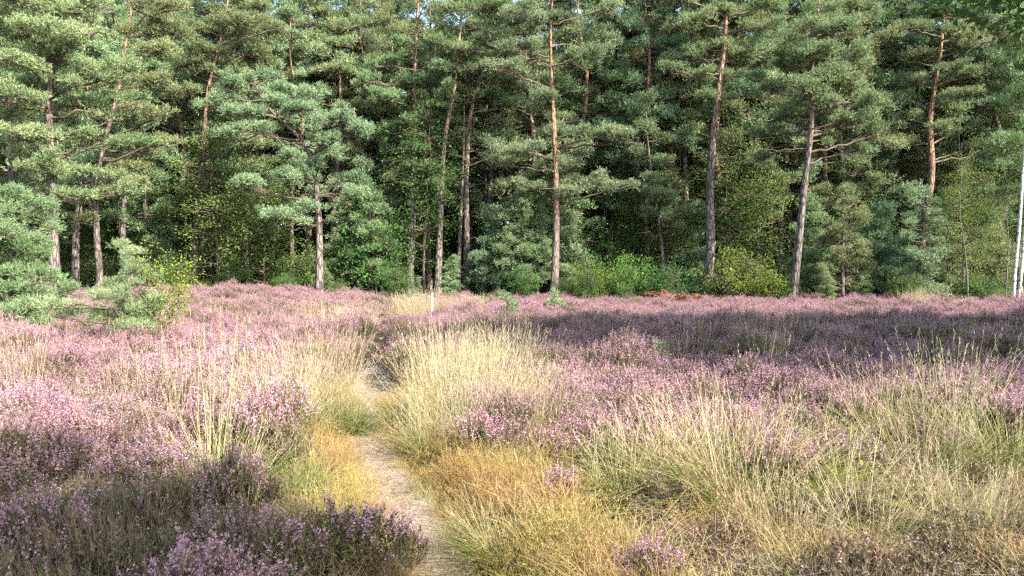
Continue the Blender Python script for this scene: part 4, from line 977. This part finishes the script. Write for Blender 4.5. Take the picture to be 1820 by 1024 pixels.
p = np.maximum(p * .92, .05 + .25 * np.clip(wav(x, y, 1.5, 51) - .45, 0, 1)) * (np.abs(pd) > pe)
p = np.where((y < 5.9) & (pd > .9), p * .35 + .06, p) * (.12 + .88 * clear(x, y, 1.3))
p = np.where(far, p * .8, p)
keep = (rng.uniform(0, 1, len(x)) < p) & (np.abs(x) < y * .75 + 2)
x, y = x[keep], y[keep]; n = len(x)
gn = wav(x, y, .9, 52)
ix = np.where(gn > .5, 3, rng.integers(0, 3, n))
s = rng.uniform(.7, 1.15, n) * np.clip(.55 + .75 * (np.abs(path_d(x, y)) - .13), .55, 1.0) * np.where(y > 9.6, .75, 1)
scatter('bent_grass', np.stack([x, y, ground_z(x, y)], -1), rots(rng, n, .16), np.stack([s, s, s], -1), ix, np.zeros(n), BENT, 'fine golden bent grass crowding both edges of the sandy trail', 'grass')

# dry tangled litter grass in the near right corner and thinly under the heather
DRY = [bent_mesh(611, 170, .26, .2, 'dry', 1.0, True, .5), bent_mesh(612, 170, .3, .2, 'dry', .8, True, .6), bent_mesh(613, 150, .22, .22, 'dry', 1.2, False, .7)]
rng = np.random.default_rng(23)
x, y = grid_points(-7, 8, 1.0, 9, .17, rng); pd = path_d(x, y)
p = np.where((pd > .9) & (y < 5.6), np.clip((x - .4) / .6, 0, 1) * .6 * (.12 + .88 * clear(x, y, 1.3)), np.where(np.abs(pd) > .35, .09, 0))
keep = (rng.uniform(0, 1, len(x)) < p) & (np.abs(x) < y * .75 + 2)
x, y = x[keep], y[keep]; n = len(x); s = rng.uniform(.7, 1.2, n)
scatter('dry_grass', np.stack([x, y, ground_z(x, y)], -1), rots(rng, n, .2), np.stack([s, s, s], -1), rng.integers(0, 3, n), np.zeros(n), DRY, 'dry tangled grey-brown grass in front of the big tussocks', 'grass')

# single stalks of moor grass standing out of the heather
STK = [tussock_parts(s_, 6, 5, .06, .3, .85, .3, .13, .2, panicle=True) for s_ in (621, 622, 623)]
stalks = []
for b_, s_ in STK:
    stalks += [s_]
rng = np.random.default_rng(24)
x, y = grid_points(-10, 10, 4.2, 22, .3, rng); pd = path_d(x, y)
p = np.where(pd < -.5, .42 * (wav(x, y, 2.6, 61) > -.2), .16 * (wav(x, y, 2.0, 62) > 0)) * (np.abs(pd) > .5)
keep = (rng.uniform(0, 1, len(x)) < p) & (np.abs(x) < y * .72 + 1); x, y = x[keep], y[keep]; n = len(x); s = rng.uniform(.6, 1.0, n)
scatter('moor_grass', np.stack([x, y, ground_z(x, y)], -1), rots(rng, n, .08), np.stack([s, s, s], -1), rng.integers(0, 3, n), np.zeros(n), stalks, 'scattered bleached moor grass stalks standing out of the heather', 'grass')

# heather bushes that stand by themselves
def bush(px, py, sc, label, k=0, group=None):
    X, Y = gp(px, py)
    o = bpy.data.objects.new('heather_bush', HEATH[k]); COL.objects.link(o)
    o.location = (X, Y, float(ground_z(X, Y))); o.rotation_euler = (0, 0, px * .37); o.scale = sc
    return tag(o, label, 'heather', group)
bush(845, 842, (1.0, 1.0, 1.05), 'upright mauve heather bush alone in the golden grass right of the trail', 0)
bush(905, 838, (1.1, 1.1, .85), 'wider heather bush just behind the upright mauve one', 1)
bush(975, 840, (1.2, 1.2, .8), 'brownish heather bush between golden grass and tussocks', 2)
bush(1030, 830, (1.2, 1.2, .85), 'pink heather bush touching the straw tussocks', 3)
bush(993, 925, (.62, .62, .72), 'small slim mauve heather sprig bush in the golden grass', 0)
bush(738, 985, (.4, .4, .5), 'tiny magenta heather plant on the edge of the sand', 1)
bush(650, 1020, (1.15, 1.15, 1.0), 'dark purple heather bush crowding the left edge of the trail', 3)
bush(590, 1020, (1.2, 1.2, .95), 'shaded heather bush beside the dark purple one', 4)
bush(1160, 1080, (.7, .7, .72), 'pale pink heather bush in the dry grass before the straw tussock', 0)
bush(720, 668, (1.3, 1.2, 1.0), 'rosy heather bush where the trail bends behind the bleached tussocks', 0)
bush(760, 655, (1.4, 1.3, 1.05), 'magenta-topped heather bush behind the bleached tussocks', 1)
bush(1590, 720, (1.6, 1.5, 1.25), 'bright magenta heather bush rising behind the tallest tussock', 0)

# oak seedling, marker post, bracken, saplings, hawkbits
def seedling(px, py, H, label, mat, nl, size, seed, wid=.55, name='oak_seedling', cat='seedling', spread=.5, group=None, stems=4):
    rng = np.random.default_rng(seed); X, Y = gp(px, py)
    t = thing(name, (X, Y, float(ground_z(X, Y))), label, cat, group)
    w = Geo(); C = []
    for k in range(stems):
        az = rng.uniform(0, 6.28); b = np.array([math.cos(az) * H * spread * rng.uniform(.2, 1), math.sin(az) * H * spread * rng.uniform(.2, 1), H * rng.uniform(.6, 1)])
        line = branch_line(np.array([0, 0, -.03]), b, rng, .1, 9); tube(w, line, np.linspace(.006 + .004 * H, .002, 9), 5, 0)
        for q in range(3, 9): C += [line[q] + rng.normal(0, .05 * H + .02, 3) for _ in range(max(1, nl // (6 * stems)))]
    w.build('stems', [M['twig']], t)
    f = Geo(); C = np.array(C); leaves(f, C, size * rng.uniform(.7, 1.2, len(C)), rng, .7, 0, np.clip(rng.normal(.5, .28, len(C)), 0, 1), wid)
    f.build('foliage', [M[mat]], t)['kind'] = 'stuff'
seedling(1480, 915, .3, 'oak seedling with yellow-green and russet leaves between the green tussocks', 'l_oak', 150, .055, 71, spread=.9)
seedling(1500, 880, .26, 'oak seedling with russet top leaves behind the yellow-green one', 'l_oak', 70, .06, 72)
seedling(280, 640, 2.05, 'lime-green birch sapling rising from the heather beside the pine sapling', 'l_lime', 1500, .055, 73, name='birch_sapling', spread=.3, stems=8)
seedling(455, 560, .55, 'little green seedling in the far left heather', 'l_lime', 160, .06, 74, name='birch_sapling', spread=.5, stems=5)
seedling(1700, 660, .75, 'bright green sapling in the shaded heather', 'l_light', 260, .06, 75, name='birch_sapling', spread=.6, stems=6)
seedling(1640, 668, .6, 'smaller green sapling next to the bright one in the shade', 'l_light', 180, .055, 76, name='birch_sapling', spread=.6, stems=5)
seedling(1775, 548, .9, 'yellow-green seedling in the heather below the white birches', 'l_lime', 240, .08, 77, name='birch_sapling', spread=.6, stems=5)
seedling(1040, 770, .3, 'grass-green bilberry sprig in the pink heather', 'l_light', 120, .035, 78, name='bilberry_plant', cat='plant', spread=.9, stems=6)
seedling(1055, 548, .7, 'small bright seedling on the far sunlit heather', 'l_lime', 150, .07, 79, name='birch_sapling', spread=.6, stems=5)

def bracken(px, d, s, seed, label):
    rng = np.random.default_rng(seed); X = (px - 910) / F * d
    t = thing('bracken_clump', (X, d, float(ground_z(X, d))), label, 'bracken', 'withered bracken at the foot of the shrubs')
    for k in range(7):
        az = k * .9 + rng.uniform(-.3, .3); L = s * rng.uniform(.7, 1.1)
        tt = np.linspace(0, 1, 14)
        line = np.stack([np.cos(az) * L * .75 * tt, np.sin(az) * L * .75 * tt, L * (1.05 * tt - .62 * tt ** 2.4)], -1)
        g = Geo(); tube(g, line, np.linspace(.008, .002, 14), 4, 0)
        side = np.array([-math.sin(az), math.cos(az), 0])
        for q in range(3, 14):
            w = L * .34 * (1 - tt[q]) + .03
            for sg in (-1, 1):
                e = line[q] + side * sg * w + np.array([0, 0, -.06 * L]) + (line[q] - line[q - 1]) * .6
                m = 6; u = np.linspace(.15, 1, m)[:, None]
                leaves(g, line[q] * (1 - u) + e * u, .11 * (1.2 - .6 * u[:, 0]), rng, 1.2, 0, np.clip(rng.normal(.55, .2, m), 0, 1), .8)
        g.build('frond', [M['bracken']], t)
for k, (px, d, s) in enumerate(((1192, 31.6, 1.6), (1216, 31.6, 1.45), (1300, 31.6, 1.15), (1235, 31.9, 1.2))):
    bracken(px, d, s, 80 + k, 'withered orange bracken clump at the foot of the shrubs')

X, Y = (768 - 910) / F * 22.5, 22.5
pg = thing('marker_post', (X, Y, float(ground_z(X, Y))), 'white wooden marker post among straw tussocks by the far trail', 'post')
g = Geo(); hw = .027
rings = [(-.3, hw), (.9, hw), (.925, hw * .8)]
V = [(sx * r, sy * r, z) for z, r in rings for sx, sy in ((-1, -1), (1, -1), (1, 1), (-1, 1))]
Fc = []
for k in range(2):
    for j in range(4):
        a, b = k * 4 + j, k * 4 + (j + 1) % 4; Fc += [(a, b, b + 4), (a, b + 4, a + 4)]
Fc += [(8, 9, 10), (8, 10, 11)]
g.add(V, Fc); g.build('post', [M['white']], pg)

def hawkbit(px, py, h, seed):
    rng = np.random.default_rng(seed); X, Y = gp(px, py)
    t = thing('hawkbit_flower', (X, Y, float(ground_z(X, Y))), 'tiny yellow hawkbit flower in the grass beside the trail', 'flower', 'yellow hawkbits beside the trail')
    g = Geo(); cones(g, np.array([[0, 0, -.02]]), np.array([[.01, 0, h]]), .002); g.build('stem', [M['twig']], t)
    g = Geo(); a = np.linspace(0, 6.28, 14, endpoint=False)
    spikes(g, np.tile([.01, 0, h - .004], (14, 1)), unit(np.stack([np.cos(a), np.sin(a), np.full(14, .35)], -1)), .014, .007, rng)
    g.build('petals', [M['yellow']], t)
for k, (px, py, h) in enumerate(((928, 1050, .22), (835, 955, .2), (668, 925, .2))): hawkbit(px, py, h, 90 + k)

# straw litter and small stones on the sand
rng = np.random.default_rng(95); g = Geo(); n = 2600
y = rng.uniform(2.5, 18, n); o_ = rng.normal(0, .15, n); x = path_x(y) + o_
az = rng.uniform(0, 6.28, n)
P = np.stack([x, y, base_z(x, y) - .066 + rng.uniform(0, .01, n)], -1)
D = unit(np.stack([np.cos(az), np.sin(az), rng.normal(0, .05, n)], -1))
cones(g, P, P + D * rng.uniform(.03, .12, n)[:, None], .0022, 0, rng.uniform(0, 1, n))
tag(g.build('path_litter', [M['dry']]), 'fallen straw and dry stems lying on the sandy trail', 'litter', kind='stuff')
